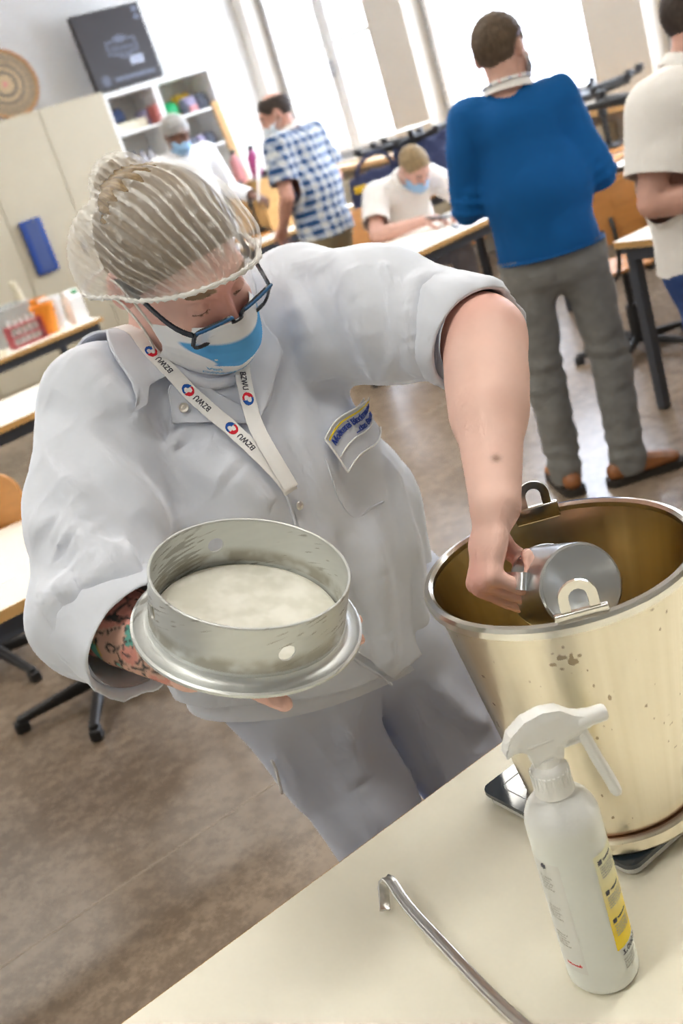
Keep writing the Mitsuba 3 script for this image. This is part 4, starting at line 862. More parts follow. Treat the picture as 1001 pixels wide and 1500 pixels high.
# points on the coat where its seams, folds, straps and trims run
G3 = {"t1": [[0.5515,1.179,0.7951],[0.5523,1.1874,0.6972],[0.5581,1.1952,0.5845]],"t2": [[0.6565,1.1843,0.7977],[0.6665,1.2218,0.694],[0.6793,1.2234,0.6218],[0.6916,1.2273,0.5463]],"t3": [[0.6721,1.1775,0.8022],[0.7019,1.1806,0.7296],[0.7325,1.1739,0.676],[0.7731,1.1735,0.6377]],"t4": [[0.7117,1.1711,0.7805],[0.7315,1.171,0.7206],[0.7663,1.1719,0.664]],"t5": [[0.4838,1.1957,0.8206],[0.5012,1.2056,0.724],[0.5071,1.2162,0.6546]],"t6": [[0.5206,1.1777,0.8264],[0.5455,1.1853,0.7502],[0.5577,1.1892,0.6564]],"loop": [[0.4587,1.24,0.7794],[0.4634,1.247,0.7497],[0.4687,1.255,0.7188]],"collR_in": [[0.4972,1.2715,1.3867],[0.4926,1.2389,1.3649],[0.4982,1.2253,1.3471],[0.5055,1.216,1.333]],"collR_out": [[0.4822,1.3039,1.4146],[0.4593,1.2583,1.3879],[0.4477,1.2298,1.3625],[0.4414,1.2098,1.3372],[0.4405,1.196,1.314]],"collL_in": [[0.6321,1.2091,1.3391],[0.6056,1.1992,1.3239],[0.583,1.1822,1.2971],[0.5654,1.1638,1.2692],[0.5631,1.1512,1.2511]],"collL_out": [[0.648,1.207,1.3368],[0.6529,1.1963,1.3167],[0.6262,1.1834,1.2935],[0.5978,1.1668,1.2737],[0.5681,1.1518,1.2526]],"lapR": [[0.5126,1.2171,1.3373],[0.4942,1.2111,1.3209],[0.481,1.197,1.2862],[0.5572,1.1535,1.2535],[0.5624,1.1648,1.2703],[0.544,1.1872,1.2991],[0.5282,1.2075,1.327]],"shirt": [[0.517,1.2251,1.3504],[0.5498,1.2071,1.3319],[0.5906,1.1971,1.3207],[0.583,1.1822,1.2971],[0.5663,1.1575,1.2602],[0.5431,1.1847,1.2952],[0.5255,1.2098,1.3298]],"neckband": [[0.5146,1.2212,1.3444],[0.5237,1.2084,1.327],[0.5407,1.1958,1.3117],[0.5648,1.1889,1.3059],[0.5871,1.1924,1.3132]],"lanR": [[0.5027,1.2814,1.3891],[0.4992,1.2422,1.3676],[0.5047,1.222,1.3429],[0.5122,1.2044,1.3157],[0.5212,1.184,1.2863],[0.529,1.1634,1.2594],[0.5399,1.1342,1.2176],[0.5516,1.1199,1.1811],[0.5547,1.117,1.1672]],"lanL": [[0.6011,1.2082,1.339],[0.5875,1.1945,1.3165],[0.5786,1.1846,1.3006],[0.5711,1.1739,1.2843],[0.5639,1.1625,1.2672],[0.5572,1.1499,1.2484],[0.5537,1.1327,1.2189],[0.5545,1.1209,1.187],[0.5551,1.1178,1.1724]],"placket": [[0.5545,1.1209,1.187],[0.5537,1.1158,1.1558],[0.5505,1.1154,1.1152],[0.5433,1.1191,1.0506],[0.5536,1.1293,0.9724],[0.5828,1.1411,0.9051],[0.6077,1.1451,0.8676],[0.6301,1.1484,0.831]],"patch": [[0.6304,1.1284,1.202],[0.7288,1.1849,1.2143],[0.6435,1.1204,1.1557]],"pocket": [[0.6249,1.122,1.1846],[0.6255,1.1156,1.1313],[0.6392,1.1176,1.0984],[0.6669,1.1238,1.09],[0.696,1.1335,1.0857]],"snap": [[0.6288,1.197,1.3168],[0.5003,1.1967,1.296],[0.5663,1.114,1.1454]],"arm": [[0.3395,1.2105,1.3266],[0.3439,1.1585,1.3127],[0.3467,1.1259,1.2901],[0.3522,1.0985,1.2498],[0.3651,1.092,1.2151],[0.3425,1.0558,1.187]],"g1": [[0.366,1.2831,1.3536],[0.3605,1.2183,1.3384],[0.3525,1.1511,1.3097]],"g3": [[0.3442,1.174,1.3195],[0.3531,1.1234,1.2875],[0.3649,1.0981,1.2396]],"g3b": [[0.4384,1.1936,1.3116],[0.4721,1.1873,1.2622],[0.5006,1.1454,1.2178]],"chest": [[0.4229,1.2735,1.3929],[0.4254,1.2246,1.3586],[0.4436,1.1994,1.3177],[0.4701,1.1859,1.2587],[0.4929,1.1419,1.2036]],"chest2": [[0.4037,1.197,1.3345],[0.4196,1.149,1.2716],[0.4633,1.1521,1.1889]],"r1": [[0.2642,1.1661,1.2565],[0.2746,1.1299,1.2533],[0.2816,1.1002,1.2385],[0.2905,1.0652,1.216],[0.3115,1.0561,1.207],[0.3432,1.073,1.2042]],"g2": [[0.2692,1.1415,1.2539],[0.2719,1.1075,1.2379],[0.2719,1.0754,1.2194],[0.2764,1.0507,1.206]],"r2": [[0.2212,1.0819,1.1874],[0.2412,1.0677,1.2006],[0.2637,1.0578,1.2071],[0.2916,1.0548,1.2094],[0.3132,1.0529,1.2044]],"g4": [[0.2279,1.0685,1.1871],[0.2479,1.046,1.1899],[0.2788,1.0246,1.1904],[0.3074,1.0053,1.1836]],"g5": [[0.3079,1.2195,1.3054],[0.291,1.1587,1.2868],[0.2886,1.1297,1.2672]],"g6": [[0.3218,1.1186,1.2778],[0.3244,1.0955,1.247],[0.3319,1.0794,1.2212]],"r3": [[0.3183,1.1494,1.3003],[0.3063,1.1047,1.2543],[0.2916,1.0782,1.2252]],"sl1": [[0.7663,1.0889,1.3837],[0.7492,1.0542,1.3574],[0.7273,1.0355,1.3227],[0.7154,1.0474,1.2844],[0.7193,1.0947,1.2479]],"sl2": [[0.7857,1.0218,1.352],[0.749,1.006,1.3312],[0.7315,1.0002,1.3043],[0.7315,1.0032,1.2578]],"sl2r": [[0.783,1.0468,1.3624],[0.7411,1.0275,1.3344],[0.7248,1.0167,1.2984],[0.7314,1.0314,1.2526]],"sl3": [[0.7365,1.1792,1.3976],[0.7025,1.138,1.3679],[0.6862,1.1169,1.3209],[0.6959,1.1101,1.2729]],"armL": [[0.7216,1.2075,1.3951],[0.699,1.1713,1.3701],[0.6845,1.1376,1.3348],[0.6857,1.1226,1.2945],[0.7111,1.1283,1.2479]],"sl4": [[0.7421,1.1152,1.388],[0.7182,1.0789,1.3521],[0.7026,1.0733,1.3063]],"fr0": [[0.617,1.1734,1.2802],[0.5922,1.1336,1.2237],[0.578,1.1131,1.1362],[0.5914,1.1133,1.103]],"fr1": [[0.6784,1.1704,1.2593],[0.6615,1.1336,1.1937],[0.6557,1.122,1.1404],[0.6535,1.121,1.0432]],"fr2": [[0.7639,1.1659,1.0435],[0.7694,1.1841,0.9511],[0.7519,1.1811,0.8708]],"fr2r": [[0.7435,1.1655,1.1151],[0.7255,1.1442,1.0444],[0.7257,1.1565,0.9574],[0.7118,1.1627,0.8751]],"fr3": [[0.656,1.1209,1.0819],[0.6478,1.1242,1.0049],[0.6414,1.1405,0.9203],[0.6318,1.1464,0.8641]],"fr4": [[0.608,1.1142,1.0869],[0.5997,1.1179,1.0213],[0.6006,1.1349,0.934]],"fr5": [[0.6928,1.1819,1.3637],[0.6781,1.1633,1.3148],[0.6784,1.1704,1.2593]],"fr6": [[0.5024,1.1727,1.2593],[0.5141,1.1381,1.2125],[0.533,1.1193,1.1604]],"fr7": [[0.3719,1.0948,1.207],[0.3293,1.013,1.1782],[0.2976,0.9394,1.15],[0.2933,0.9342,1.1065]],"fr8": [[0.281,0.9426,1.095],[0.3145,0.9337,1.1101],[0.3493,0.9603,1.0983]]}
def pc(key, w, dp): p = G3[key]; return [(p[i], p[i+1], w, dp) for i in range(len(p)-1)]
COAT_CREASES = (pc('arm', .013, .014)+pc('g1', .018, .011)+pc('g3', .016, .009)+pc('g3b', .026, .010)+pc('chest', .020, -.012)+pc('chest2', .026, .012)+pc('r1', .024, -.008)+pc('g2', .022, .008)
    +pc('r2', .022, -.008)+pc('g4', .020, .008)+pc('g5', .022, .006)+pc('g6', .022, .006)+pc('r3', .020, -.004)+pc('sl1', .006, -.006)+pc('sl2', .012, .012)+pc('sl2r', .014, -.008)+pc('sl3', .018, .010)
    +pc('armL', .011, .014)+pc('sl4', .018, -.008)+pc('fr0', .012, .008)+pc('fr1', .018, .010)+pc('fr2', .016, .012)+pc('fr2r', .014, -.010)+pc('fr3', .016, -.010)+pc('fr4', .016, .009)+pc('fr5', .018, -.008)
    +pc('fr6', .018, -.009)+pc('fr7', .020, .010)+pc('fr8', .016, .008))
coat_cr = creases([(tuple(a), tuple(b), w, d*1.55) for a, b, w, d in COAT_CREASES])
coat_wr = wrinkle(6, .0060, 11, (1, 1, .5)); coat_wr2 = wrinkle(30, .0014, 12, (1, 1, .6))
PATCH_C = np.mean(np.array(G3['patch'])[1:], 0).astype(F32)      # the stiff name patch keeps the cloth flat around it
def COAT(p): return coat_raw(p)+(coat_wr(p)+coat_wr2(p)+coat_cr(p))*(1-np.exp(-(((p-PATCH_C)**2).sum(1)/.055**2)**2))
body = mesh_field(SKIN, (.15, .72, .03), (.96, 1.46, 1.62), .0036)
tattoo_rng = np.random.default_rng(5)
def skin_color(v):
    base = np.array([.725, .475, .405]); n = meshkit.fbm(v*28, 3, 3)[:, None]; c = base*(.92+.16*n)*np.ones((len(v), 1))
    red = np.zeros(len(v))
    for q, w in ((mEL+np.array([.0, .0, .03]), .05), (handL.P(.085, .01, 0), .035), (handL.P(.04, -.01, .04), .04), (HC+HF*.1-HU*.03, .05), (HC-HL*.08, .035), (HC+HF*.09+HU*.02, .03), (mWR+np.array([.1, -.1, 0]), .07)):
        red += np.exp(-(((v-q)**2).sum(1))/w**2)
    blot = meshkit.fbm(v*np.array([45, 45, 30.]), 3, 9)
    red = np.clip(red*.75+.35*(blot-.45), 0, 1)[:, None]; c = c*(1-red)+np.array([.66, .33, .28])*red
    # mole on the left forearm
    mole = np.exp(-(((v-MOLE)**2).sum(1))/.0048**2)[:, None] if MOLE is not None else 0
    c = c*(1-.8*mole)+np.array([.20, .09, .05])*.8*mole
    # tattoo: the whole right forearm in dark outlines, greens, reds and yellow
    d, t = seg_d(v.astype(F32), mER-RFd*.10, mWR+RFd*.005); on = ((d < .062) & (t > .02) & (t < .985))
    a = meshkit.fbm(v*36, 2, 21); b = meshkit.fbm(v*30+7, 2, 33); line = np.abs(((a*5) % 1)-.5)*2; line2 = np.abs(((b*4) % 1)-.5)*2
    tc = np.where((b > .58)[:, None], np.array([.55, .24, .20]), np.where((a > .62)[:, None], np.array([.10, .32, .27]), np.where((b < .35)[:, None], np.array([.55, .38, .08]), np.array([.56, .35, .28]))))
    ink = np.clip(np.maximum((line-.78)/.15, (line2-.84)/.12), 0, 1)[:, None]; tc = tc*(1-ink)+np.array([.035, .035, .035])*ink
    c = np.where(on[:, None], tc, c)
    # eyebrows, lips
    for x in (-.033, .033):
        q = head.P(x, .088, .030); e = (v-q)@head.R.T/np.array([.021, .03, .006]); c = np.where(((e**2).sum(1) < 1)[:, None], np.array([.22, .14, .085]), c)
        q = head.P(x, .096, -.004); e = (v-q)@head.R.T/np.array([.014, .02, .0018]); c = np.where(((e**2).sum(1) < 1)[:, None], np.array([.16, .08, .06]), c)
    e = (v-head.P(0, .098, -.066))@head.R.T/np.array([.022, .02, .008]); c = np.where(((e**2).sum(1) < 1)[:, None], np.array([.52, .20, .18]), c)
    return np.clip(c, 0, 1)
MOLE = np.array([0.6575, 0.8362, 1.1975])
scene[me+'__body'] = mikit.ply(body, 'mat_skin', True, color=skin_color(np.asarray(body.vertices)))

coat = mesh_field(COAT, (.10, .80, .84), (.98, 1.48, 1.48), .0045)
v = np.asarray(coat.vertices)
neck_cut = .085-np.linalg.norm((v-np.array([.572, 1.265, 1.40]))*np.array([1, .85, .8]), axis=1)
vv = v.astype(F32); on_torso = coat_torso(vv)
cutL = np.where((sleeveL(vv) < on_torso) & ((v-mSL)@uL > .15), (v-mEL)@uL+.012, -1)
cutR = np.where((sleeveR(vv) < on_torso-.004) & ((v-mER)@RFd > -.02), (v-cR1)@RFd-.028, -1)
hem = .898-.20*(v[:, 0]-.42)-v[:, 2]+.006*np.sin(v[:, 0]*17+.5)
coat_all = coat
coat = clip(coat, np.maximum.reduce([neck_cut, cutL, cutR, hem]))
# the overlapping left front: the coat's own surface right of the placket, a little proud
pz = np.array([(.5477, 1.187), (.5560, 1.147), (.5520, 1.097), (.5560, 1.003), (.5800, .922), (.6050, .890), (.630, .845), (.650, .80)])
pxz = lambda z: np.interp(-z, -pz[:, 1], pz[:, 0])
fp = clip(coat_all, np.maximum.reduce([pxz(v[:, 2])-v[:, 0], v[:, 2]-1.172+.55*(v[:, 0]-.55), hem+.004-.012, (v[:, 1]-1.215)*.7, v[:, 0]-.80, np.where(on_torso < sleeveL(vv), -1, 1)*1.0]))
fpn = np.array(fp.vertex_normals); fv = np.asarray(fp.vertices); fo = np.clip((1.172-.55*(fv[:, 0]-.55)-fv[:, 2])/.07, 0, 1)*np.clip((1.215-fv[:, 1])/.03, 0, 1)
fo = np.maximum(fo*np.clip((.80-fv[:, 0])/.03, 0, 1), .0); fp = trimesh.Trimesh(fv+fpn*(.0050*fo-.0008)[:, None], fp.faces, process=False)
add(me+'__front_panel', shell_clip(fp, -np.ones(len(fp.vertices)), .0032), 'mat_coat', True); labels[me+'__front_panel'] = {'label': 'overlapping left front of the coat'}
add(me+'__coat', coat, 'mat_coat', True); labels[me+'__coat'] = {'label': 'white cotton work coat with rolled sleeves'}
# trousers
tr_cr = creases([(tuple(a), tuple(b), w, d) for key, w, d in (('t1', .020, -.022), ('t2', .012, .012), ('t3', .015, .018), ('t4', .018, -.016), ('t5', .020, .018), ('t6', .016, .016)) for a, b in zip(G3[key][:-1], G3[key][1:])])
def TROUS(p): return tr_raw(p)+tr_w(p)+tr_cr(p)
tr = mesh_field(TROUS, (.34, 1.08, .03), (.96, 1.49, 1.05), .006)
tr = clip(tr, np.maximum(.055-tr.vertices[:, 2], tr.vertices[:, 2]-.99))
add(me+'__trousers', tr, 'mat_coat_trousers', True); labels[me+'__trousers'] = {'label': 'pale blue grey work trousers'}
def shoe_mesh(ank, yaw, L=.27, W=.095, hgt=.10, seed=0):
    """Low shoe: sole, upper; toe towards yaw (radians from +x)."""
    f = np.array([math.cos(yaw), math.sin(yaw), 0]); a = np.array([ank[0], ank[1], 0.0])
    sole = prism(LineString([(-.055, 0), (.05, .003), (L-.11, -.004)]).buffer(W*.45).buffer(.01).buffer(-.01), .026)
    up = m3.Manifold.batch_hull([m3.Manifold.sphere(.034, 20).translate((-.055, 0, .05)), m3.Manifold.sphere(.036, 20).translate((-.03, 0, hgt-.03)), m3.Manifold.sphere(.036, 20).translate((.045, 0, .060)), m3.Manifold.sphere(.036, 20).scale((1, 1, .8)).translate((.05, 0, .045))])
    toe = m3.Manifold.batch_hull([m3.Manifold.sphere(.036, 20).translate((.045, 0, .060)), m3.Manifold.sphere(.038, 20).scale((1, 1.0, .6)).translate((.06, 0, .04)), m3.Manifold.sphere(.036, 20).scale((1, 1.05, .62)).translate((L-.115, 0, .040))])
    u = man2tri((up+toe).refine_to_length(.012)); trimesh.smoothing.filter_taubin(u, iterations=8); M = np.eye(4); M[:3, 0] = f; M[:3, 1] = np.cross([0, 0, 1], f); M[:3, 3] = a
    sole.apply_transform(M); u.apply_transform(M); return sole, u
def shoes(key, ank, yaw, sole_m, up_m, **kw):
    s, u = shoe_mesh(ank, yaw, **kw); k = key+'__shoe'
    if k in scene: k += '_001'
    scene[k] = mikit.ply(u, up_m, 40); scene[k+'__sole'] = mikit.ply(s, sole_m, 30); return k
for a in (mAnkR, mAnkL): shoes(me, a, -PI/2, 'mat_shoe_white', 'mat_shoe_white')
# drawstring loop at the trousers' side
dl = np.array(G3['loop']); q, n = snap(TROUS, spline(dl, 16), .004); q[4:] += n[4:]*np.linspace(0, .008, 12)[:, None]; add(me+'__trousers__drawstring', tube(q, .0022, 6), 'mat_stitch', True)
# undershirt: its neck band and the strip that shows below the coat's hem
def TS(p): return coat_torso(p)+.010+coat_wr(p)*.8
ts = mesh_field(TS, (.33, 1.08, .72), (.88, 1.50, 1.0), .006); v = ts.vertices
hemz = lambda x: .898-.20*(x-.42)
ts = clip(ts, np.maximum(v[:, 2]-.93, hemz(v[:, 0])-.026-v[:, 2])); add(me+'__undershirt', ts, 'mat_tshirt', True); labels[me+'__undershirt'] = {'label': 'white undershirt showing below the coat'}
def sheet(rows, off, thick, f=COAT, snapit=True, ni=24, nj=10):
    """Cloth sheet lofted through rows of 3D points."""
    R = [spline(r, ni) for r in rows]; G = np.stack(R, 1)
    if len(rows) > 2: G = np.stack([spline(g, nj) for g in G])
    else: G = np.stack([g[0]+(g[-1]-g[0])*np.linspace(0, 1, nj)[:, None] for g in G])
    n, m = G.shape[:2]; P = G.reshape(-1, 3)
    if snapit: P, N = snap(f, P, off)
    i, j = np.meshgrid(np.arange(n-1), np.arange(m-1), indexing='ij'); q = np.stack([i*m+j, (i+1)*m+j, (i+1)*m+j+1, i*m+j+1], -1).reshape(-1, 4)
    t = trimesh.Trimesh(P, np.vstack([q[:, [0, 1, 2]], q[:, [0, 2, 3]]]), process=False)
    g = grad(f, P); N = g/np.linalg.norm(g, axis=1, keepdims=True)
    if (t.face_normals*N[t.faces[:, 0]]).sum() < 0: t = trimesh.Trimesh(P, t.faces[:, ::-1], process=False)
    return slab(t, thick, N if snapit else t.vertex_normals)
# neck area: shirt front in the opening, ribbed neck band
add(me+'__shirt_front', patch(COAT, G3['shirt'], .008, .0005, .0015), 'mat_tshirt', True)
nbq, nbn = snap(COAT, spline(G3['neckband'], 40), .004)
add(me+'__neck_band', tube(nbq, .0075, 10), 'mat_tshirt', True)
# collar halves and the lapel below
def mid3(a, b, k): return [tuple(np.array(p)*(1-k)+np.array(q)*k) for p, q in zip(a, b)]
ci, co = [(.565, 1.372, 1.432), (.505, 1.345, 1.432)]+G3['collR_in'], [(.560, 1.425, 1.378), (.445, 1.375, 1.388)]+G3['collR_out']
cm = mid3(ci, co, .45); cm[0] = (.56, 1.415, 1.427); cm[1] = (.468, 1.365, 1.428)
add(me+'__collar', sheet([ci, cm, co], .0095, .0035), 'mat_coat', True)
ci, co = [(.565, 1.372, 1.432), (.640, 1.345, 1.434), (.645, 1.29, 1.415)]+G3['collL_in'], [(.565, 1.425, 1.378), (.705, 1.365, 1.390), (.702, 1.29, 1.380)]+G3['collL_out']
cm = mid3(ci, co, .45); cm[0] = (.565, 1.415, 1.427); cm[1] = (.680, 1.355, 1.427)
add(me+'__collar', sheet([ci, cm, co], .0095, .0035), 'mat_coat', True)
add(me+'__lapel', patch(COAT, G3['lapR'], .007, .004, .0028), 'mat_coat', True)
# front placket edge
pq, pn = snap(COAT, spline(G3['placket'], 60), .0012); add(me+'__placket', tube(pq, np.full(60, .0022), 6), 'mat_coat', True)
# rolled cuffs
def cuff(c, axis, up, rx, ry, prof, seed, nphi=72, amp=.006):
    """prof: closed loop of (along axis, radius factor)."""
    M = frame_axes(axis, up); pr = np.array(list(prof)+[prof[0]], float)
    pr = spline(pr, 28)[:-1] if len(pr) > 3 else pr; n = len(pr); ph = np.arange(nphi)*2*PI/nphi
    v = []
    for a in ph:
        d = np.array([math.cos(a)*rx, math.sin(a)*ry]); w = amp*(meshkit.fbm(np.stack([np.full(n, 3+2.2*math.cos(a)), np.full(n, 3+2.2*math.sin(a)), pr[:, 0]*25], -1), 3, seed)-.5)*2
        v.append(np.column_stack([pr[:, 1]*d[0]+w*math.cos(a), pr[:, 1]*d[1]+w*math.sin(a), pr[:, 0]+w*1.3]))
    v = np.concatenate(v)@M[:3, :3].T+c; f = []
    for i in range(nphi):
        for j in range(n):
            a, b, c_, d = i*n+j, ((i+1) % nphi)*n+j, ((i+1) % nphi)*n+(j+1) % n, i*n+(j+1) % n
            f += [[a, b, c_], [a, c_, d]]
    return trimesh.Trimesh(v, f, process=False)
axL = nrm(uL+.35*LF)
add(me+'__cuff', cuff(mEL-uL*.022, axL, (0, 0, 1), .062, .069, [(-.050, 1.00), (-.030, 1.08), (-.005, 1.10), (.012, 1.07), (.018, 1.01), (.012, .93), (-.010, .88), (-.045, .87)], 3, amp=.0085), 'mat_coat', True); labels[me+'__cuff'] = {'label': 'rolled up cuff'}
axR = nrm(RFd+.1*np.array([0, 0, -1]))
add(me+'__cuff', cuff(cR1+RFd*.008, axR, (0, 0, 1), .060, .066, [(-.090, .99), (-.055, 1.07), (-.01, 1.12), (.018, 1.12), (.028, 1.07), (.020, 1.01), (-.010, .97), (-.085, .93)], 4, amp=.009), 'mat_coat', True); labels[me+'__cuff_001'] = {'label': 'wide turned back cuff'}
# snap buttons
metal('mat_snap', (.72, .70, .66), .25)
for i, q in enumerate(G3['snap']):
    s_, n_ = snap(COAT, [q], .0065 if i < 2 else .0015)
    m = lathe([[0, .0038], [.0022, .0038], [.0030, .0026], [.0058, .0030], [.0062, .0015], [.0062, 0], [0, 0]], 24) if i < 2 else lathe([[0, .0042], [.003, .0038], [.0055, .0022], [.0062, .0006], [.0062, 0], [0, 0]], 24)
    add(me+'__snap_button', xf(m, M=frame_axes(n_[0]), loc=tuple(s_[0]+n_[0]*.0022)), 'mat_snap', 40)
# chest patch on the pocket with embroidered lettering, pocket seam
PO, PX, PYv = np.array(G3['patch'])
ex = nrm(PX-PO); PW = float(np.linalg.norm(PX-PO)); ey = nrm((PO-PYv)-ex*((PO-PYv)@ex))
def on_coat(m, off, org=None, zs=1.0):
    v = np.asarray(m.vertices); P = PO+v[:, :1]*ex+v[:, 1:2]*ey; q, n = snap(coat_raw, P, off+.0035); return trimesh.Trimesh(q+n*v[:, 2:3]*zs, m.faces, process=False)
def flat(poly, size=.004, thick=.0008):
    m = prism(poly.segmentize(size), thick); return m.subdivide_to_size(size*1.6)
plastic('mat_embroid_blue', (0.025, 0.05, 0.27), .8, .2); plastic('mat_embroid_yellow', (0.72, 0.55, 0.03), .8, .2); cloth('mat_stitch', (.86, .86, .86), .9, .2)
wave = lambda x: .0045*math.sin(x/PW*2*PI)
def bent(m):
    v = np.asarray(m.vertices).copy(); v[:, 1] += np.array([wave(x) for x in v[:, 0]]); return trimesh.Trimesh(v, m.faces, process=False)
pb = prism(Polygon([(0, 0), (PW, 0), (PW, -.050), (0, -.050)]).segmentize(.005), .0012).subdivide_to_size(.007)
k_ = me+'__chest_patch'
add(k_, on_coat(bent(pb), .001), 'mat_coat', True); labels[k_] = {'label': 'embroidered name patch on the chest pocket'}
for a, b in (((0, 0), (PW, 0)), ((0, 0), (0, -.050)), ((0, -.050), (PW, -.050)), ((PW*.02, -.030), (PW, -.030))):
    pts = np.linspace(a, b, 16); P = PO+pts[:, :1]*ex+(pts[:, 1:]+np.array([[wave(x)] for x in pts[:, 0]]))*ey; q, n = snap(coat_raw, P, .0069); add(k_+'__stitching', tube(q, .0011, 6), 'mat_stitch', True)
def ptext(t, x, y, h, w, bs):
    m = meshkit.text_mesh(t, h, .0009, True); v = np.asarray(m.vertices).copy(); v[:, 0] *= w/v[:, 0].max(); v[:, 0] += x; v[:, 1] += y
    m = trimesh.Trimesh(v, m.faces, process=False).subdivide_to_size(.004); add(k_+'__lettering', on_coat(bent(m), .0036), bs, False)
ptext('Molkerei Biedermann', .006, -.0165, .0078, PW-.009, 'mat_embroid_blue'); ptext('...das Beste', PW*.42, -.0265, .0068, PW*.52, 'mat_embroid_blue')
add(k_+'__yellow_line', on_coat(bent(flat(sbox(.004, -.0065, PW-.004, -.0045))), .0036), 'mat_embroid_yellow', False)
ps = spline(G3['pocket'], 40); q, n = snap(COAT, ps, .0006); add(me+'__pocket_seam', tube(q, .0013, 6), 'mat_coat', True)
# ------------------------------------------------------------------ lanyard
ly = me+'__lanyard'
plastic('mat_lanyard', (.80, .80, .80), .6, .3); plastic('mat_logo_red', (.62, .02, .04), .5, .3); plastic('mat_logo_blue', (.015, .08, .36), .5, .3)
def strap(pts, w, off):
    p = spline(pts, 90); q, n = snap(COAT, p, off); 
    for _ in range(3): q[1:-1] = (q[:-2]+2*q[1:-1]+q[2:])/4
    for _ in range(6): n[1:-1] = (n[:-2]+n[1:-1]+n[2:])/3
    n /= np.linalg.norm(n, axis=1, keepdims=True)
    t = np.gradient(q, axis=0); t /= np.linalg.norm(t, axis=1, keepdims=True); s = np.cross(n, t); s /= np.linalg.norm(s, axis=1, keepdims=True); n = np.cross(t, s)
    L = np.r_[0, np.cumsum(np.linalg.norm(np.diff(q, axis=0), axis=1))]
    def place(sx, wy, h):
        I = lambda A: np.stack([np.interp(sx, L, A[:, k]) for k in range(3)], -1)
        return I(q)+I(s)*wy[:, None]+I(n)*h[:, None]
    v = np.concatenate([q-s*w/2, q+s*w/2]); N = len(q); f = []
    for i in range(N-1): f += [[i, i+1, N+i+1], [i, N+i+1, N+i]]
    top = trimesh.Trimesh(v, f, process=False); nn = np.concatenate([n, n])
    if (top.face_normals*nn[top.faces[:, 0]]).sum() < 0: top = trimesh.Trimesh(v, top.faces[:, ::-1], process=False)
    return slab(top, .0012, nn), place, L[-1]
lR = [(.525, 1.36, 1.425), (.498, 1.31, 1.410)]+G3['lanR']
lL = [(.605, 1.34, 1.425), (.615, 1.285, 1.40)]+G3['lanL']
for side, pts, off in (('R', lR, .0125), ('L', lL, .0150)):
    m, place, LL = strap(pts, .019, off)
    sk = add(ly+'__strap', m, 'mat_lanyard', True)
    def put(mm, s0, flip, h0=.0014):
        v = np.asarray(mm.vertices).copy(); sg = -1 if flip else 1
        q = place(s0+sg*v[:, 0], sg*v[:, 1]*PUTSIGN, h0+v[:, 2]*.5); f = mm.faces
        return trimesh.Trimesh(q, f if PUTSIGN > 0 else f[:, ::-1], process=False)
    PUTSIGN = 1
    e0 = affinity.scale(Point(0, 0).buffer(1, quad_segs=12), .0088, .0072); inner = affinity.scale(Point(0, 0).buffer(1, quad_segs=12), .0040, .0027)
    halfA = Polygon([(-.01, -.01), (.0, -.01), (.002, -.003), (-.002, .003), (0, .01), (-.01, .01)])
    red = e0.intersection(halfA).difference(affinity.translate(inner, -.0005, -.0015)).buffer(-.0003); blue = e0.difference(halfA).difference(affinity.translate(inner, .0005, .0015)).buffer(-.0003)
    for s0 in ((.137, .204, .276) if side == 'R' else (.182, .245)):
        if s0 > LL-.01: continue
        for shp, bs in ((red, 'mat_logo_red'), (blue, 'mat_logo_blue')):
            add(ly+'__strap__logo' if sk.endswith('strap') else sk+'__logo', put(prism(shp, .0008), s0, side == 'R'), bs, False)
        if s0-.036 < 0: continue
        tm = meshkit.text_mesh('BZWU', .0068, .0006, True); v = np.asarray(tm.vertices).copy(); v[:, 0] *= .0255/v[:, 0].max(); v[:, 1] -= .0033
        v[:, 0] -= .0375; tm = trimesh.Trimesh(v, tm.faces, process=False).subdivide_to_size(.005)
        add(sk+'__lettering', put(tm, s0, side == 'R'), 'mat_ink', False)
labels[ly+'__strap'] = {'label': 'white lanyard strap printed with red and blue marks'}
# ------------------------------------------------------------------ hair, hairnet, glasses, mask
HP = head.P; HR = head.R
def loc(v): return (np.asarray(v)-HC)@HR.T/HS
hl_, hf_, hu_ = [tuple(float(x) for x in r) for r in HR]; hc_ = tuple(float(x) for x in HC)
def plocal(p):
    x, y, z = p.x-hc_[0], p.y-hc_[1], p.z-hc_[2]
    return x*hl_[0]+y*hl_[1]+z*hl_[2], x*hf_[0]+y*hf_[1]+z*hf_[2], x*hu_[0]+y*hu_[1]+z*hu_[2]
def hair_col(p, n, uv):
    l, f, u = plocal(p); a = dr.atan2(l, u-.01)
    s = fbm(a*26, f*14, 0., 3); t = noise(a*90, f*20, 4.)
    return mix((0.06, 0.038, 0.018), (0.27, 0.185, 0.095), dr.clip(.75*s+.4*t-.1, 0, 1))
mat('mat_hair', {'type': 'twosided', 'b': {'type': 'principled', 'base_color': proc(hair_col), 'roughness': .45, 'specular': .4}})
BUN = HP(.014, -.108, .048)
skull_h = ell(HP(0, -.010, .032), np.array([.083, .100, .092])*HS, HR); bun_f = ell(BUN, np.array([.036, .034, .034]), HR)
def HAIR(p):
    q = (p-HC.astype(F32))@HR.T.astype(F32); a = np.arctan2(q[:, 0], q[:, 2]-.01)
    d = smin(skull_h(p), bun_f(p), .02); return d+.0012*np.sin(a*46+8*meshkit.noise(np.asarray(q)*30, 2))
hm = mesh_field(HAIR, HC-.24, HC+.24, .004); q = loc(hm.vertices)
hm = clip(hm, np.maximum((q[:, 1]-.060)*.9-(q[:, 2]-.050)*.8, -.075-q[:, 2]))
add(me+'__hair', hm, 'mat_hair', True); labels[me+'__hair'] = {'label': 'brown blonde hair tied in a bun'}
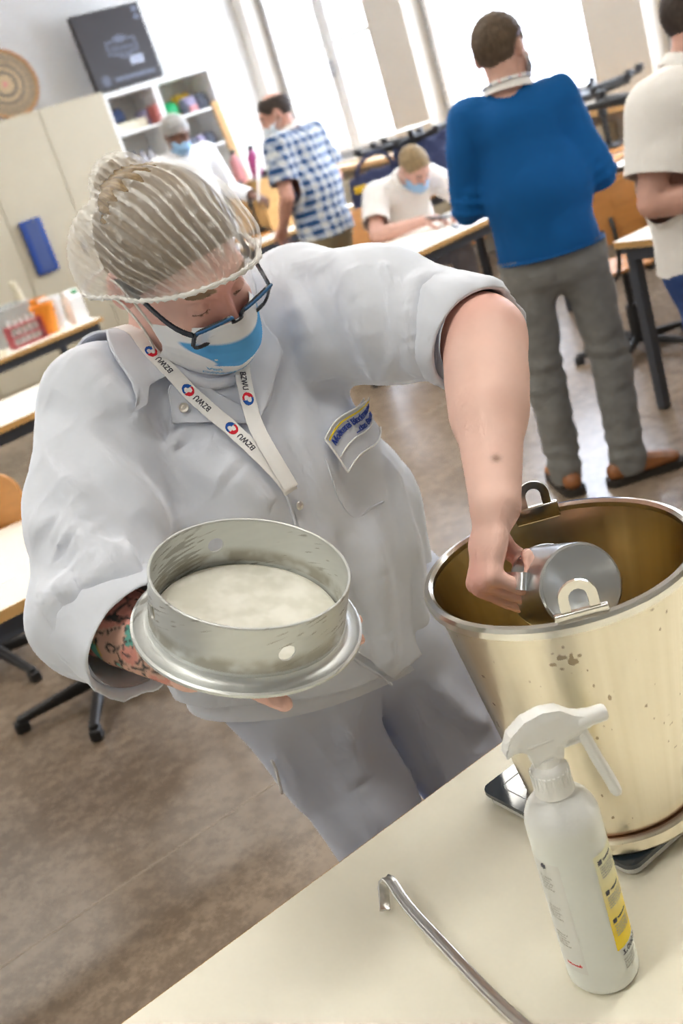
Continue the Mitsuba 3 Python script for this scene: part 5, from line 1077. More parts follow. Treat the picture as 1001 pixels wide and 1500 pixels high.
net_f = union(.014, ell(HP(.004, .004, .032), np.array([.092, .107, .098])*HS, HR), ell(HP(.020, .066, .062), np.array([.050, .048, .042]), HR), ell(BUN, np.array([.041, .039, .039]), HR), ell(HP(-.040, -.062, .0), np.array([.060, .060, .072]), HR))
def NET(p):
    q = (p-HC.astype(F32))@HR.T.astype(F32); a = np.arctan2(q[:, 0], q[:, 2]+.01); n = meshkit.noise(np.asarray(q)*18, 6)
    return net_f(p)+.0016*np.sin(a*52+4*n)+.007*(meshkit.noise(np.asarray(q)*14, 8)-.5)
nm = mesh_field(NET, HC-.26, HC+.26, .0036); q = loc(nm.vertices)
NETB = lambda q: (-.004+.50*q[:, 1]+.0025*np.sin(np.arctan2(q[:, 0], q[:, 1])*40))-q[:, 2]
nm = clip(nm, NETB(q))
def net_op(p, n, uv):
    l, f, u = plocal(p); w = noise(l*18, f*18, u*18)
    a = dr.atan2(l, u+.01)
    pleat = smoothstep(.62, 1.05, dr.sin(a*52+4*w)*.5+.5+.35*(noise(a*50, f*55, 2.)-.5))
    cross = smoothstep(.68, .85, noise(a*22, f*95, 9.))
    fine = noise(l*700, f*700, u*700)
    return dr.clip(.09+.11*fine+.34*pleat*(.4+1.2*noise(a*9, f*12, 5.))+.22*cross, 0, 1)
mat('mat_net', {'type': 'mask', 'opacity': proc(net_op), 'b': {'type': 'twosided', 'b': {'type': 'principled', 'base_color': rgb(.86, .86, .85), 'roughness': .6, 'specular': .4}}})
add(me+'__hairnet', nm, 'mat_net', True); labels[me+'__hairnet'] = {'label': 'thin white pleated disposable hairnet'}
bd = nm.edges_unique[np.bincount(nm.edges_unique_inverse) == 1]; bp = nm.vertices[np.unique(bd)]; q = loc(bp); bp = bp[np.abs(NETB(q)) < .004]; q = loc(bp)
an = np.arctan2(q[:, 0], q[:, 1]+.02); o = np.argsort(an); gp = np.linspace(-PI, PI, 161)[:-1]; ring = np.stack([np.interp(gp, an[o], bp[o, k], period=2*PI) for k in range(3)], -1)
ring = np.vstack([ring, ring[:1]]); ring[1:-1] = (ring[:-2]+ring[1:-1]+ring[2:])/3
rr = .0032+.0013*np.sin(np.arange(161)*2.6)
cloth('mat_net_band', (.84, .84, .82), .9, .3); add(me+'__hairnet__elastic_band', tube(ring, rr, 8, False), 'mat_net_band', True)
# glasses
plastic('mat_frame', (.012, .016, .024), .25, .5); plastic('mat_frame_blue', (.012, .085, .21), .3, .5)
gk = me+'__glasses'
GM = np.eye(4); gf = nrm(HF*.97-HU*.24); gu = np.cross(gf, HL); GM[:3, 0] = HL*HS; GM[:3, 1] = gu*HS; GM[:3, 2] = gf*HS; GM[:3, 3] = HP(0, .117, -.018)
fr2 = []
def gput(m): m = m.copy(); m.apply_transform(GM); return m
for x in (-1, 1):
    lens = affinity.translate(sbox(-.0265, -.0165, .0265, .0165).buffer(-.009).buffer(.009, quad_segs=8), .0345*x, 0)
    outl = lens.buffer(.0030, quad_segs=8); m = prism(outl.difference(lens), .0042); m.apply_translation((0, 0, -.0021)); 
    v = m.vertices; v[:, 2] -= 2.2*(v[:, 0])**2
    fr2.append(m)
    ml = prism(lens.buffer(.0006), .0012); v = ml.vertices; v[:, 2] -= 2.2*v[:, 0]**2+.0006
    add(gk+'__lens', gput(ml), 'mat_lens' if 'mat_lens' in scene else mat('mat_lens', {'type': 'thindielectric', 'int_ior': 1.5}), 30)
fr2.append(tube(spline([(-.0085, .004, .0005), (-.004, .0075, .003), (.004, .0075, .003), (.0085, .004, .0005)], 12), .0022, 8))
add(gk+'__front', gput(cat_m(fr2)), 'mat_frame', 30)
bl = []
for x in (-1, 1):
    m = tube(np.array([(x*t, .0185+.0012*math.sin((t-.008)/.054*PI), .0022-2.2*t*t) for t in np.linspace(.010, .0625, 14)]), .0021, 8); bl.append(m)
add(gk+'__brow_bar', gput(cat_m(bl)), 'mat_frame_blue', True); labels[gk+'__brow_bar'] = {'label': 'blue upper rim'}
for x in (-1, 1):
    h0 = np.array((GM@np.array([x*.063, .012, -.010, 1]))[:3]); pts = spline([h0, h0-HF*.015+HL*x*.006, HP(x*.079, .05, .010), HP(x*.083, -.004, .018), HP(x*.082, -.030, .0)], 40)
    t = np.gradient(pts, axis=0); t /= np.linalg.norm(t, axis=1, keepdims=True); side = np.cross(t, HU); side /= np.linalg.norm(side, axis=1, keepdims=True); upv = np.cross(side, t)
    v = np.concatenate([pts+side*a*.0014+upv*b*.0032 for a, b in ((-1, -1), (1, -1), (1, 1), (-1, 1))]); N = 40; f = []
    for j in range(4):
        for i in range(N-1): a, b = j*N+i, ((j+1) % 4)*N+i; f += [[a, a+1, b+1], [a, b+1, b]]
    m = trimesh.Trimesh(v, f, process=False); m.fix_normals(); add(gk+'__temple', m, 'mat_frame', 30)
for x in (-1, 1): add(gk+'__nose_pad', gput(xf(trimesh.creation.icosphere(2, .0035), 0, (x*.009, -.006, -.006))), 'mat_lens', True)
# face mask
def mask_pt(a, b, off=0.0):
    a, b = np.asarray(a, float), np.asarray(b, float)
    Cf = np.interp(b, [0, .28, .45, .7, 1], [.119, .140, .139, .130, .102]); Cu = np.interp(b, [0, .28, .45, .7, 1], [-.012, -.046, -.062, -.088, -.122])
    s = np.abs(a)**2.1; f = Cf-.083*s-.012*(1-np.abs(a))**0*np.abs(a)*(b < .3)*0; l = a*.074; u = Cu+(-.062-Cu)*.36*s
    pl = .0016*np.sin(b*PI*5.5)*(1-np.abs(a)**6)
    P = HC+HS*(HL*l[..., None]+HF*(f+pl+off)[..., None]+HU*u[..., None]); return P
A_, B_ = np.meshgrid(np.linspace(-1, 1, 61), np.linspace(0, 1, 45), indexing='ij'); P = mask_pt(A_, B_).reshape(-1, 3)
i, j = np.meshgrid(np.arange(60), np.arange(44), indexing='ij'); qd = np.stack([i*45+j, (i+1)*45+j, (i+1)*45+j+1, i*45+j+1], -1).reshape(-1, 4)
top = trimesh.Trimesh(P, np.vstack([qd[:, [0, 1, 2]], qd[:, [0, 2, 3]]]), process=False)
if (top.vertex_normals@HF).sum() < 0: top = trimesh.Trimesh(P, top.faces[:, ::-1], process=False)
def mask_col(p, n, uv):
    x, y = uv.x, uv.y
    edge = .56+.10*dr.sin(x*16+1.2)*smoothstep(.25, .55, x)+.07*dr.sin(x*31)*smoothstep(.5, .7, x)
    wv = smoothstep(edge+.012, edge-.012, y)*smoothstep(.07+.16*smoothstep(.2, .5, y), .10+.16*smoothstep(.2, .5, y), x)*smoothstep(.16, .20, y)
    d = dr.sqrt(dr.square((x-.60)*1.35)+dr.square(y-.50)); dot = smoothstep(.032, .024, d); d2 = dr.sqrt(dr.square((x-.64)*1.35)+dr.square(y-.585)); dot = dr.maximum(dot, smoothstep(.017, .011, d2)); d3 = dr.sqrt(dr.square((x-.24)*1.35)+dr.square(y-.40)); dot = dr.maximum(dot, smoothstep(.017, .011, d3))
    return mix((.80, .82, .86), (.10, .36, .70), wv*(1-dot))
mat('mat_mask', {'type': 'twosided', 'b': {'type': 'principled', 'base_color': proc(mask_col), 'roughness': .8, 'specular': .2}})
sl = slab(top, .0010, top.vertex_normals); uvm = np.stack([(A_.ravel()+1)/2, B_.ravel()], -1); mk = me+'__face_mask'
scene[mk] = mikit.ply(sl, 'mat_mask', True, uv=np.vstack([uvm, uvm])); labels[mk] = {'label': 'white face mask with a blue splash print'}
plastic('mat_print_sky', (.25, .48, .75), .6, .2)
def mtext(t, a0, b0, h, w, bs):
    m = meshkit.text_mesh(t, h, .0005, True); v = np.asarray(m.vertices).copy(); v[:, 0] *= w/v[:, 0].max(); m = trimesh.Trimesh(v, m.faces, process=False).subdivide_to_size(.004); v = np.asarray(m.vertices)
    q = mask_pt(a0+v[:, 0]/.074, b0-v[:, 1]/.105, .0016); q = q+HF*v[:, 2:3]; add(mk+'__lettering', trimesh.Trimesh(q, m.faces, process=False), bs, False)
mtext('Von', -.60, .69, .0055, .014, 'mat_print_sky'); mtext('GENUSS', -.62, .80, .0062, .034, 'mat_print_sky'); mtext('erleben', -.16, .76, .0035, .045, 'mat_print_sky')
for x in (-1, 1):
    for b, uu in ((.04, .006), (.96, -.026)):
        s0 = mask_pt(np.array([x*.99]), np.array([b]))[0]; add(mk+'__ear_loop', tube(spline([s0, HP(x*.080, .025, uu-.012), HP(x*.086, -.006, uu+.012), HP(x*.084, -.026, uu)], 24), .0016, 6), 'mat_net_band', True)
# ------------------------------------------------------------------ the round metal mould and the measuring cup she holds
k = thing('metal_mould', 'round aluminium mould with flange and holes held level by the person in the hairnet', 'mould')
POT_C, POT_N = [float(x) for x in POT_C], [float(x) for x in POT_N]
def alu_col(p, n, uv):
    s = fbm(p.x*30, p.y*30, p.z*160, 3); big = fbm(p.x*9, p.y*9, p.z*12, 2); d = smoothstep(.70, .84, noise(p.x*70, p.y*70, p.z*420)*.55+.55*noise(p.x*14, p.y*14, p.z*20))
    return mix(mix(mix((.56, .585, .58), (.68, .70, .69), .5*s+.5*big), (.24, .235, .21), d*.65), (.30, .28, .22), .75*smoothstep(.35, .75, fbm(p.x*50, p.y*50, p.z*50, 3)+.15)*smoothstep(-.030, -.042, (p.x-POT_C[0])*POT_N[0]+(p.y-POT_C[1])*POT_N[1]+(p.z-POT_C[2])*POT_N[2])*smoothstep(-.0515, -.049, (p.x-POT_C[0])*POT_N[0]+(p.y-POT_C[1])*POT_N[1]+(p.z-POT_C[2])*POT_N[2]))
mat('mat_alu', {'type': 'twosided', 'b': {'type': 'principled', 'base_color': proc(alu_col), 'metallic': .75, 'roughness': .42}})
POT_C, POT_N = np.array(POT_C), np.array(POT_N)
PM = frame_axes(POT_N, (1, 0, 0)); PM[:3, 3] = POT_C
def potm(m): m = m.copy(); m.apply_transform(PM); return m
outer = m3.Manifold.cylinder(.058, POT_R-.0005, POT_R, 96).translate((0, 0, -.058)); innr = m3.Manifold.cylinder(.08, POT_R-.0028, POT_R-.0023, 96).translate((0, 0, -.07)); w = outer-innr
HOLES = [(-103, -.030), (-193, -.028), (77, -.028), (167, -.028)]
for a, z in HOLES:
    a = math.radians(a); w -= m3.Manifold.cylinder(.02, .0085, .0085, 24, True).rotate((0, 90, math.degrees(a))).translate((POT_R*math.cos(a), POT_R*math.sin(a), z))
add(k+'__wall', potm(man2tri(w)), 'mat_alu', 30)
fl = lathe([[POT_R-.002, -.054], [POT_R, -.054], [POT_R+.001, -.0580], [POT_R+.004, -.0610], [POT_R+.0115, -.0618], [POT_R+.0145, -.0598], [POT_R+.017, -.0612], [POT_R+.0172, -.0640], [POT_R+.014, -.0660], [POT_R-.002, -.0662]], 96)
add(k+'__flange', potm(fl), 'mat_alu', 40)
add(k+'__rim', potm(tube(np.stack([(POT_R-.0012)*np.cos(np.linspace(0, 2*PI, 97)), (POT_R-.0012)*np.sin(np.linspace(0, 2*PI, 97)), np.zeros(97)], -1), .0016, 8, False)), 'mat_alu', True)
add(k+'__base', potm(lathe([[0, -.0662], [POT_R-.002, -.0662], [POT_R-.002, -.063], [0, -.063]], 64)), 'mat_alu', 30)
k = thing('cheese_curd', 'white moist cheese mass lying inside the round metal mould', 'cheese')
def curd_col(p, n, uv): return mix((.66, .65, .57), (.80, .79, .72), smoothstep(.3, .7, fbm(p.x*45, p.y*45, p.z*45, 3)))
mat('mat_curd', {'type': 'twosided', 'b': {'type': 'principled', 'base_color': proc(curd_col), 'roughness': .35, 'specular': .4}})
m = lathe([[0, -.0625], [POT_R-.0035, -.0625], [POT_R-.0035, -.056], [POT_R-.006, -.0525]]+[[r, -.050] for r in np.linspace(POT_R-.012, 0, 20)], 96); v = m.vertices; top_ = v[:, 2] > -.0515; v[:, 2] += np.where(top_, .0022*(meshkit.fbm(v*40, 3, 4)-.5), 0); m.vertices = v
add(k, potm(m), 'mat_curd', 40)
k = thing('measuring_cup', 'steel measuring cup tipped into the bucket by the person in the hairnet', 'cup')
metal('mat_cup', (.66, .68, .69), .26); metal('mat_cup_base', (.56, .58, .60), .34)
CM_A = nrm((0.265, 0.9016, -0.342)); CM = frame_axes(CM_A, (-0.7951, 0.405, 0.4515)); CM[:3, 3] = (0.6324, 0.7255, 1.0825)
def cupm(m): m = m.copy(); m.apply_transform(CM); return m
rc = .044
add(k+'__wall', cupm(lathe([[rc-.003, .0006], [rc-.0008, .0018], [rc, .0045], [rc, .082], [rc+.0015, .084], [rc+.0005, .0855], [rc-.0012, .084], [rc-.0012, .005], [rc-.004, .0022]], 72)), 'mat_cup', 40)
add(k+'__bottom', cupm(lathe([[0, .0008], [rc-.006, .0008], [rc-.0032, .0002], [rc-.003, .002], [0, .0022]], 72)), 'mat_cup_base', 30)
hp_ = spline([(rc-.001, 0, .030), (rc+.006, 0, .031), (rc+.010, 0, .040), (rc+.011, 0, .060), (rc+.010, 0, .084), (rc+.006, 0, .092), (rc-.001, 0, .084)], 40)
t = np.gradient(hp_, axis=0); t /= np.linalg.norm(t, axis=1, keepdims=True); sd = np.array([0, 1.0, 0]); nr_ = np.cross(t, sd)
v = np.concatenate([hp_+sd*a*.009+nr_*b*.0013 for a, b in ((-1, -1), (1, -1), (1, 1), (-1, 1))]); f = []
for j in range(4):
    for i in range(39): a, b = j*40+i, ((j+1) % 4)*40+i; f += [[a, a+1, b+1], [a, b+1, b]]
m = trimesh.Trimesh(v, f, process=False); m.fix_normals(); add(k+'__handle', cupm(m), 'mat_cup', 30)
# ------------------------------------------------------------------ the people in the background
cloth('mat_jumper', (0.006, 0.085, 0.27), .9, .4); cloth('mat_grey_trousers', proc(lambda p, n, uv: mix((.165, .165, .155), (.235, .235, .225), fbm(p.x*30, p.y*30, p.z*30, 3))), .9, .3)
cloth('mat_white_shirt', (.80, .78, .755), .9, .3); cloth('mat_jeans', proc(lambda p, n, uv: mix((.02, .045, .15), (.05, .09, .24), fbm(p.x*14, p.y*14, p.z*9, 4))), .9, .3)
cloth('mat_khaki', (.30, .25, .15), .9, .3); cloth('mat_slate_trousers', (.27, .27, .31), .9, .3); cloth('mat_labcoat', (.84, .85, .87), .9, .3)
plastic('mat_brown_leather', proc(lambda p, n, uv: mix((.20, .07, .022), (.36, .14, .045), fbm(p.x*40, p.y*40, p.z*40, 3))), .32, .5); plastic('mat_sole_dark', (.03, .025, .02), .7, .3)
def hairmat(key, a, b): plastic(key, proc(lambda p, n, uv: mix(a, b, fbm(p.x*160, p.y*160, p.z*45, 3))), .6, .3)
hairmat('mat_hair_brown', (.040, .026, .016), (.13, .088, .055)); hairmat('mat_hair_dark', (.018, .012, .010), (.06, .042, .032)); hairmat('mat_hair_blond', (.15, .10, .05), (.36, .26, .14))
plastic('mat_mask_blue', (.30, .50, .74), .8, .2); plastic('mat_mask_white', (.70, .77, .85), .8, .2)
def figure(key, base, yaw, Ht, J, skin, top, trousers, h=.008, hem=.86, sleeve='long', hair=None, maskm=None, shoes_m=None, head_dir=(0, 1, 0), head_up=(0, 0, 1), hairline=None, coat=False, wr=.006, curls=((35, 40, 25),)*4, bald=False, fit=1.0, collar=None, seed=1):
    """A clothed figure. J: joints in its own frame (x right, y forward, z up), metres."""
    a = math.radians(yaw-90); R3 = np.array([[math.cos(a), -math.sin(a), 0], [math.sin(a), math.cos(a), 0], [0, 0, 1]]); b = np.array([base[0], base[1], 0.0])
    W = lambda q: b+R3@np.asarray(q, float); D = lambda q: R3@nrm(q)
    j = {k: W(q) for k, q in J.items() if isinstance(q, tuple) and k[:3] != 'hup'}; RX = D((1, 0, 0)); FY = D((0, 1, 0))
    F = D(head_dir); U = np.asarray(D(head_up)); U = nrm(U-F*(U@F)); L = np.cross(U, F)
    hs = 1.03; hd = head_field(j['head'], L, F, U, hs)
    ch = (j['sl']+j['sr'])/2; pel = j['pelvis']
    hl_f, hr_f = [hand(j['w'+s], nrm(j['w'+s]-j['e'+s])+np.array([0, 0, -.05]), D(J.get('hup_'+s, (0, .2, 1))), 1 if s == 'l' else -1, curls, .1, .98) for s in 'lr']
    sk = [cap(ch+(pel-ch)*.15, pel, .10, .10), cap(j['sl'], j['sr'], .05), chain([ch+(j['head']-ch)*.05, j['head']-F*.012-U*.03], [.060, .054])]
    arms = [chain([j['s'+s], j['e'+s], j['e'+s]*.75+j['w'+s]*.25, j['w'+s]], [.050, .044, .045, .029]) for s in 'lr']
    legs = [chain([j['h'+s], j['k'+s], j['a'+s]], [.075, .052, .036]) for s in 'lr']
    def SK(p):
        d = smin(smin(sk[0](p), sk[1](p), .08), sk[2](p), .04); d = smin(d, hd(p), .028)
        for g in arms: d = smin(d, g(p), .025)
        for g in legs: d = smin(d, g(p), .04)
        return smin(smin(d, hl_f(p), .014), hr_f(p), .014)
    allp = np.array([q for k, q in j.items()]); lo, hi = allp.min(0)-.20, allp.max(0)+.22
    m = mesh_field(SK, lo, hi, h); v = np.asarray(m.vertices); sc = np.array(skin); n_ = meshkit.fbm(v*25, 3, 3)[:, None]
    c = sc*(.9+.2*n_); c = c*np.where((np.linalg.norm(v-hd.P(.08, -.01, 0), axis=1) < .035) | (np.linalg.norm(v-hd.P(-.08, -.01, 0), axis=1) < .035), 1, 1)[:, None]
    for x in (-.033, .033):
        e = (v-hd.P(x, .088, .030))@hd.R.T/np.array([.022, .03, .007]); c = np.where(((e**2).sum(1) < 1)[:, None], np.array([.06, .04, .03]), c)
        e = (v-hd.P(x, .094, .002))@hd.R.T/np.array([.013, .02, .006]); c = np.where(((e**2).sum(1) < 1)[:, None], np.array([.10, .07, .06]), c)
    scene[key+'__body'] = mikit.ply(m, 'mat_skin', True, color=np.clip(c, 0, 1))
    # top garment
    f_ = fit; mid = ch*.42+pel*.58
    tor = union(.08, ecap(pel-np.array([0, 0, .10]), mid, (.186*f_, .138*f_), (.172*f_, .128*f_), RX), ecap(mid, ch-nrm(ch-pel)*.06, (.168*f_, .126*f_), (.165*f_, .108*f_), RX), cap(j['sl']+(j['sr']-j['sl'])*.1, j['sr']+(j['sl']-j['sr'])*.1, .066*f_))
    slv = []
    for s in 'lr':
        if sleeve == 'long': slv.append(chain([j['s'+s], j['e'+s], j['w'+s]+(j['w'+s]-j['e'+s])*.1], [.072*f_, .060*f_, .044*f_]))
        else: slv.append(chain([j['s'+s], j['s'+s]*.1+j['e'+s]*.9], [.076*f_, .080*f_]))
    w1 = wrinkle(9, wr, seed, (1, 1, .6)); w2 = wrinkle(22, wr*.25, seed+1, (1, 1, .7))
    elbows = [(j['e'+s], nrm(j['s'+s]-j['e'+s])) for s in 'lr']
    def TP(p):
        d = tor(p)
        for g in slv: d = smin(d, g(p), .035)
        d = d+w1(p)+w2(p)
        if sleeve == 'long':
            for e, u in elbows: t = ((p-e.astype(F32))@u.astype(F32)); r = np.sqrt(((p-e.astype(F32))**2).sum(1)); d = d+.004*np.sin(t*160)*np.exp(-(r/.09)**2)
        return d
    tm = mesh_field(TP, lo, hi, h); v = np.asarray(tm.vertices); vf = v.astype(F32); tt = tor(vf); cuts = [hem-v[:, 2]+.004*np.sin(v@RX*30)]
    nb = ch+(j['head']-ch)*.30
    cuts.append(.068-np.linalg.norm((v-nb)*np.array([1, 1, .9]), axis=1))
    for s, g in zip('lr', slv):
        on = g(vf) < tt-.006; ax = nrm(j['w'+s]-j['e'+s]) if sleeve == 'long' else nrm(j['e'+s]-j['s'+s]); end = j['w'+s]-ax*.015 if sleeve == 'long' else j['s'+s]*.28+j['e'+s]*.72
        near = np.linalg.norm(v-end, axis=1) < .16
        cuts.append(np.where(on & near, (v-end)@ax, -1))
    tm = clip(tm, np.maximum.reduce(cuts)); gname = top[0]; scene[f'{key}__{gname}'] = mikit.ply(shell_clip(tm, -np.ones(len(tm.vertices)), .003), top[1], True); labels[f'{key}__{gname}'] = {'label': top[2]}
    # trousers
    tl = [chain([j['h'+s], j['k'+s], j['a'+s]-np.array([0, 0, .015])], [.090*f_, .076, .066]) for s in 'lr']; hp = ecap(pel+np.array([0, 0, .06]), pel-np.array([0, 0, .07]), (.150*f_, .108*f_), (.166*f_, .118*f_), RX); w3 = wrinkle(11, .007, seed+7, (1, 1, .9)); w4 = wrinkle(24, .002, seed+9)
    kn = [(j['k'+s], nrm(j['h'+s]-j['k'+s])) for s in 'lr']+[(j['a'+s]+np.array([0, 0, .06]), np.array([0, 0, 1.0])) for s in 'lr']
    def TR(p):
        d = smin(smin(tl[0](p), tl[1](p), .02), hp(p), .06)+w3(p)+w4(p)
        for e, u in kn: t = ((p-e.astype(F32))@u.astype(F32)); r = np.sqrt(((p-e.astype(F32))**2).sum(1)); d = d+.005*np.sin(t*95+meshkit.noise(np.asarray(p, float)*12, 3)*5)*np.exp(-(r/.12)**2)
        return d
    tm = mesh_field(TR, lo-np.array([0, 0, .02]), hi, h); v = np.asarray(tm.vertices); zt = hem+.010
    tm = clip(tm, np.maximum(j['al'][2]-.055-v[:, 2], v[:, 2]-zt)); scene[f'{key}__trousers'] = mikit.ply(tm, trousers[0], True); labels[f'{key}__trousers'] = {'label': trousers[1]}
    for s in 'lr':
        if shoes_m: shoes(key, j['a'+s], math.radians(yaw+J.get('foot_'+s, 0)), 'mat_sole_dark', shoes_m)
    # hair
    if hair:
        hf = ell(hd.P(0, -.010, .032), np.array([.081, .102, .092])*hs, hd.R); w5 = wrinkle(60, .003, seed+4)
        hm = mesh_field(lambda p: hf(p)+w5(p), j['head']-.17, j['head']+.17, min(h, .006)); q = (np.asarray(hm.vertices)-j['head'])@hd.R.T/hs
        line = np.maximum((q[:, 1]-.066)*.9-(q[:, 2]-.060)*.5, np.where(q[:, 1] > -.035, .012+.5*(q[:, 1]-.02)-q[:, 2], -.055-q[:, 2]))
        for x in (-1, 1): line = np.maximum(line, .034-np.linalg.norm((q-np.array([.08*x, -.006, -.006]))*np.array([1, 1.1, .95]), axis=1))
        if bald: line = np.maximum(line, .062-np.linalg.norm((q-np.array([0, -.040, .105]))*np.array([1, .75, .85]), axis=1))
        hm = clip(hm, line); scene[f'{key}__hair'] = mikit.ply(hm, hair, True)
    if maskm:
        A, B = np.meshgrid(np.linspace(-1, 1, 25), np.linspace(0, 1, 15), indexing='ij'); s_ = np.abs(A)**2.1
        Cf = np.interp(B, [0, .3, .45, .7, 1], [.110, .130, .130, .122, .096]); Cu = np.interp(B, [0, .28, .45, .7, 1], [-.020, -.046, -.062, -.088, -.118])
        P = (j['head']+hs*(L*(A*.074)[..., None]+F*(Cf-.083*s_+.002*np.sin(B*17))[..., None]+U*(Cu+(-.062-Cu)*.36*s_)[..., None])).reshape(-1, 3)
        i0, j0 = np.meshgrid(np.arange(24), np.arange(14), indexing='ij'); qd = np.stack([i0*15+j0, (i0+1)*15+j0, (i0+1)*15+j0+1, i0*15+j0+1], -1).reshape(-1, 4)
        t = trimesh.Trimesh(P, np.vstack([qd[:, [0, 1, 2]], qd[:, [0, 2, 3]]]), process=False)
        if (t.vertex_normals@F).sum() < 0: t = trimesh.Trimesh(P, t.faces[:, ::-1], process=False)
        scene[f'{key}__face_mask'] = mikit.ply(slab(t, .0015, t.vertex_normals), maskm, True); n = 0
        for x in (-1, 1):
            for u0, u1 in ((-.042, .018), (-.080, -.028)):
                lk = f'{key}__face_mask__ear_loop'+(f'_{n:03d}' if n else ''); n += 1
                scene[lk] = mikit.ply(tube(spline([hd.P(x*.070, .030, u0), hd.P(x*.080, .012, (u0+u1)/2), hd.P(x*.088, -.012, u1)], 12), .0018, 6), 'mat_net_band', True)
    if collar:
        th_ = np.linspace(0, 2*PI, 49); ax = nrm(j['head']-ch); c0 = nb+ax*.004; sx = nrm(RX-ax*(RX@ax)); sy = np.cross(ax, sx)
        v0 = [c0+sx*r*math.cos(t)+sy*r*math.sin(t)+ax*(z-.012*max(0, -math.sin(t)*-1)) for z, r in ((.034, .066), (.030, .075), (-.004, .090)) for t in th_]; f = []
        for i in range(48):
            for k in range(2): a_, b_ = k*49+i, (k+1)*49+i; f += [[a_, a_+1, b_+1], [a_, b_+1, b_]]
        cmn = trimesh.Trimesh(v0, f, process=False); scene[f'{key}__collar'] = mikit.ply(cmn, collar, True)
    return hd, j, TP, W, D
def standing(Ht, **kw):
    k = Ht/1.75
    J = dict(pelvis=(0, 0, .95), hl=(-.095, 0, .90), hr=(.095, 0, .90), kl=(-.11, .02, .49), kr=(.11, .02, .49), al=(-.12, 0, .09), ar=(.12, 0, .09), sl=(-.175, 0, 1.43), sr=(.175, 0, 1.43),
             el=(-.25, -.03, 1.14), er=(.25, -.03, 1.14), wl=(-.22, .14, .96), wr=(.22, .14, .96), head=(0, .03, 1.60)); J.update(kw)
    return {q: (tuple(k*np.array(v)) if isinstance(v, tuple) and not q.startswith('hup') else v) for q, v in J.items()}
# man in the blue jumper
bk = thing('person', 'man in a blue jumper and grey trousers standing with his back turned', 'person')
hd, jb, TPb, Wb, Db = figure(bk, (2.665, 2.80), 52, 1.70, standing(1.70, pelvis=(0, 0, .95), el=(-.25, .02, 1.13), er=(.225, .03, 1.12), wl=(-.10, .26, 1.15), wr=(.07, .27, 1.17), al=(-.13, .0, .09), ar=(.10, -.06, .09), kl=(-.12, .03, .49), kr=(.12, -.01, .49), foot_r=-80, foot_l=12, head=(-.012, .035, 1.60), sl=(-.180, 0, 1.42), sr=(.138, 0, 1.405)),
    (.56, .33, .26), ('jumper', 'mat_jumper', 'blue fine knit jumper'), ('mat_grey_trousers', 'grey cotton trousers'), h=.0068, hem=.885, hair='mat_hair_brown', maskm='mat_mask_white', shoes_m='mat_brown_leather', head_dir=(.55, .82, -.08), fit=1.0, wr=.009, collar='mat_white_shirt', seed=3)
gl = bk+'__glasses'
for i, x in enumerate((-1, 1)): scene[gl+'__temple'+('_001' if i else '')] = mikit.ply(tube(spline([hd.P(x*.074, .10, .070), hd.P(x*.083, .02, .055), hd.P(x*.083, -.03, .030)], 16), .0028, 6), 'mat_mauve', True)
fr_ = []
for x in (-1, 1):
    t_ = np.linspace(0, 2*PI, 33); fr_.append(tube(np.array([hd.P(x*.035+.025*math.cos(t), .100-.02*abs(x*.035+.025*math.cos(t))/.06, .075+.016*math.sin(t)) for t in t_]), .0022, 6, False))
scene[gl+'__front'] = mikit.ply(cat_m(fr_), 'mat_mauve', True)
scene[bk+'__neck_strap'] = mikit.ply(tube(np.array([jb['head']*.30+(jb['sl']+jb['sr'])/2*.70+np.array([0, 0, .030])+Db((1, 0, 0))*.081*math.cos(t)+Db((0, 1, 0))*.078*math.sin(t)+np.array([0, 0, -.014*math.sin(t)]) for t in np.linspace(0, 2*PI, 49)]), .006, 8, False), 'mat_lanyard', True)
for i, t in enumerate((-2.3, -1.9, -1.5, -1.1, -.7)):
    q = jb['head']*.30+(jb['sl']+jb['sr'])/2*.70+np.array([0, 0, .030])+Db((1, 0, 0))*.087*math.cos(t)+Db((0, 1, 0))*.084*math.sin(t)+np.array([0, 0, -.014*math.sin(t)])
    scene[bk+'__neck_strap__mark'+(f'_{i:03d}' if i else '')] = mikit.ply(xf(trimesh.creation.icosphere(1, .0035), 0, tuple(q)), 'mat_logo_red' if i % 2 else 'mat_logo_blue', True)
# rib at the jumper hem, seat pocket seams
scene[bk+'__hem_rib'] = mikit.ply(tube(np.array([jb['pelvis']*np.array([1, 1, 0])+np.array([0, 0, .888])+Db((1, 0, 0))*.186*math.cos(t)+Db((0, 1, 0))*.138*math.sin(t) for t in np.linspace(0, 2*PI, 65)]), .005, 8, False), 'mat_jumper', True)
# man in the white short sleeved shirt at the right edge
wk = thing('person', 'man in white short sleeved shirt and jeans at the right edge of the photo', 'person')
hdw, jw, TPw, Ww, Dw = figure(wk, (2.755, 2.21), -78, 1.61, standing(1.61, pelvis=(0, 0, .95), sl=(-.19, .0, 1.43), sr=(.170, -.01, 1.395), er=(.27, -.03, 1.13), wr=(.10, .20, 1.09), el=(-.26, .0, 1.14), wl=(-.06, .26, 1.10), head=(-.075, .05, 1.60), hup_r=(.6, .1, .8), foot_r=-8, foot_l=12),
    (.60, .34, .27), ('shirt', 'mat_white_shirt', 'white short sleeved shirt'), ('mat_jeans', 'blue jeans'), h=.0068, hem=.80, sleeve='short', hair='mat_hair_dark', maskm='mat_mask_blue', shoes_m='mat_black', head_dir=(-.55, .80, -.25), fit=1.16, wr=.006, collar='mat_white_shirt', seed=8)
k = thing('blue_box', 'small blue and purple box in the hands of the man in the white shirt', 'box'); plastic('mat_box_blue', (.03, .05, .30), .35, .5); plastic('mat_box_purple', (.16, .03, .24), .35, .5)
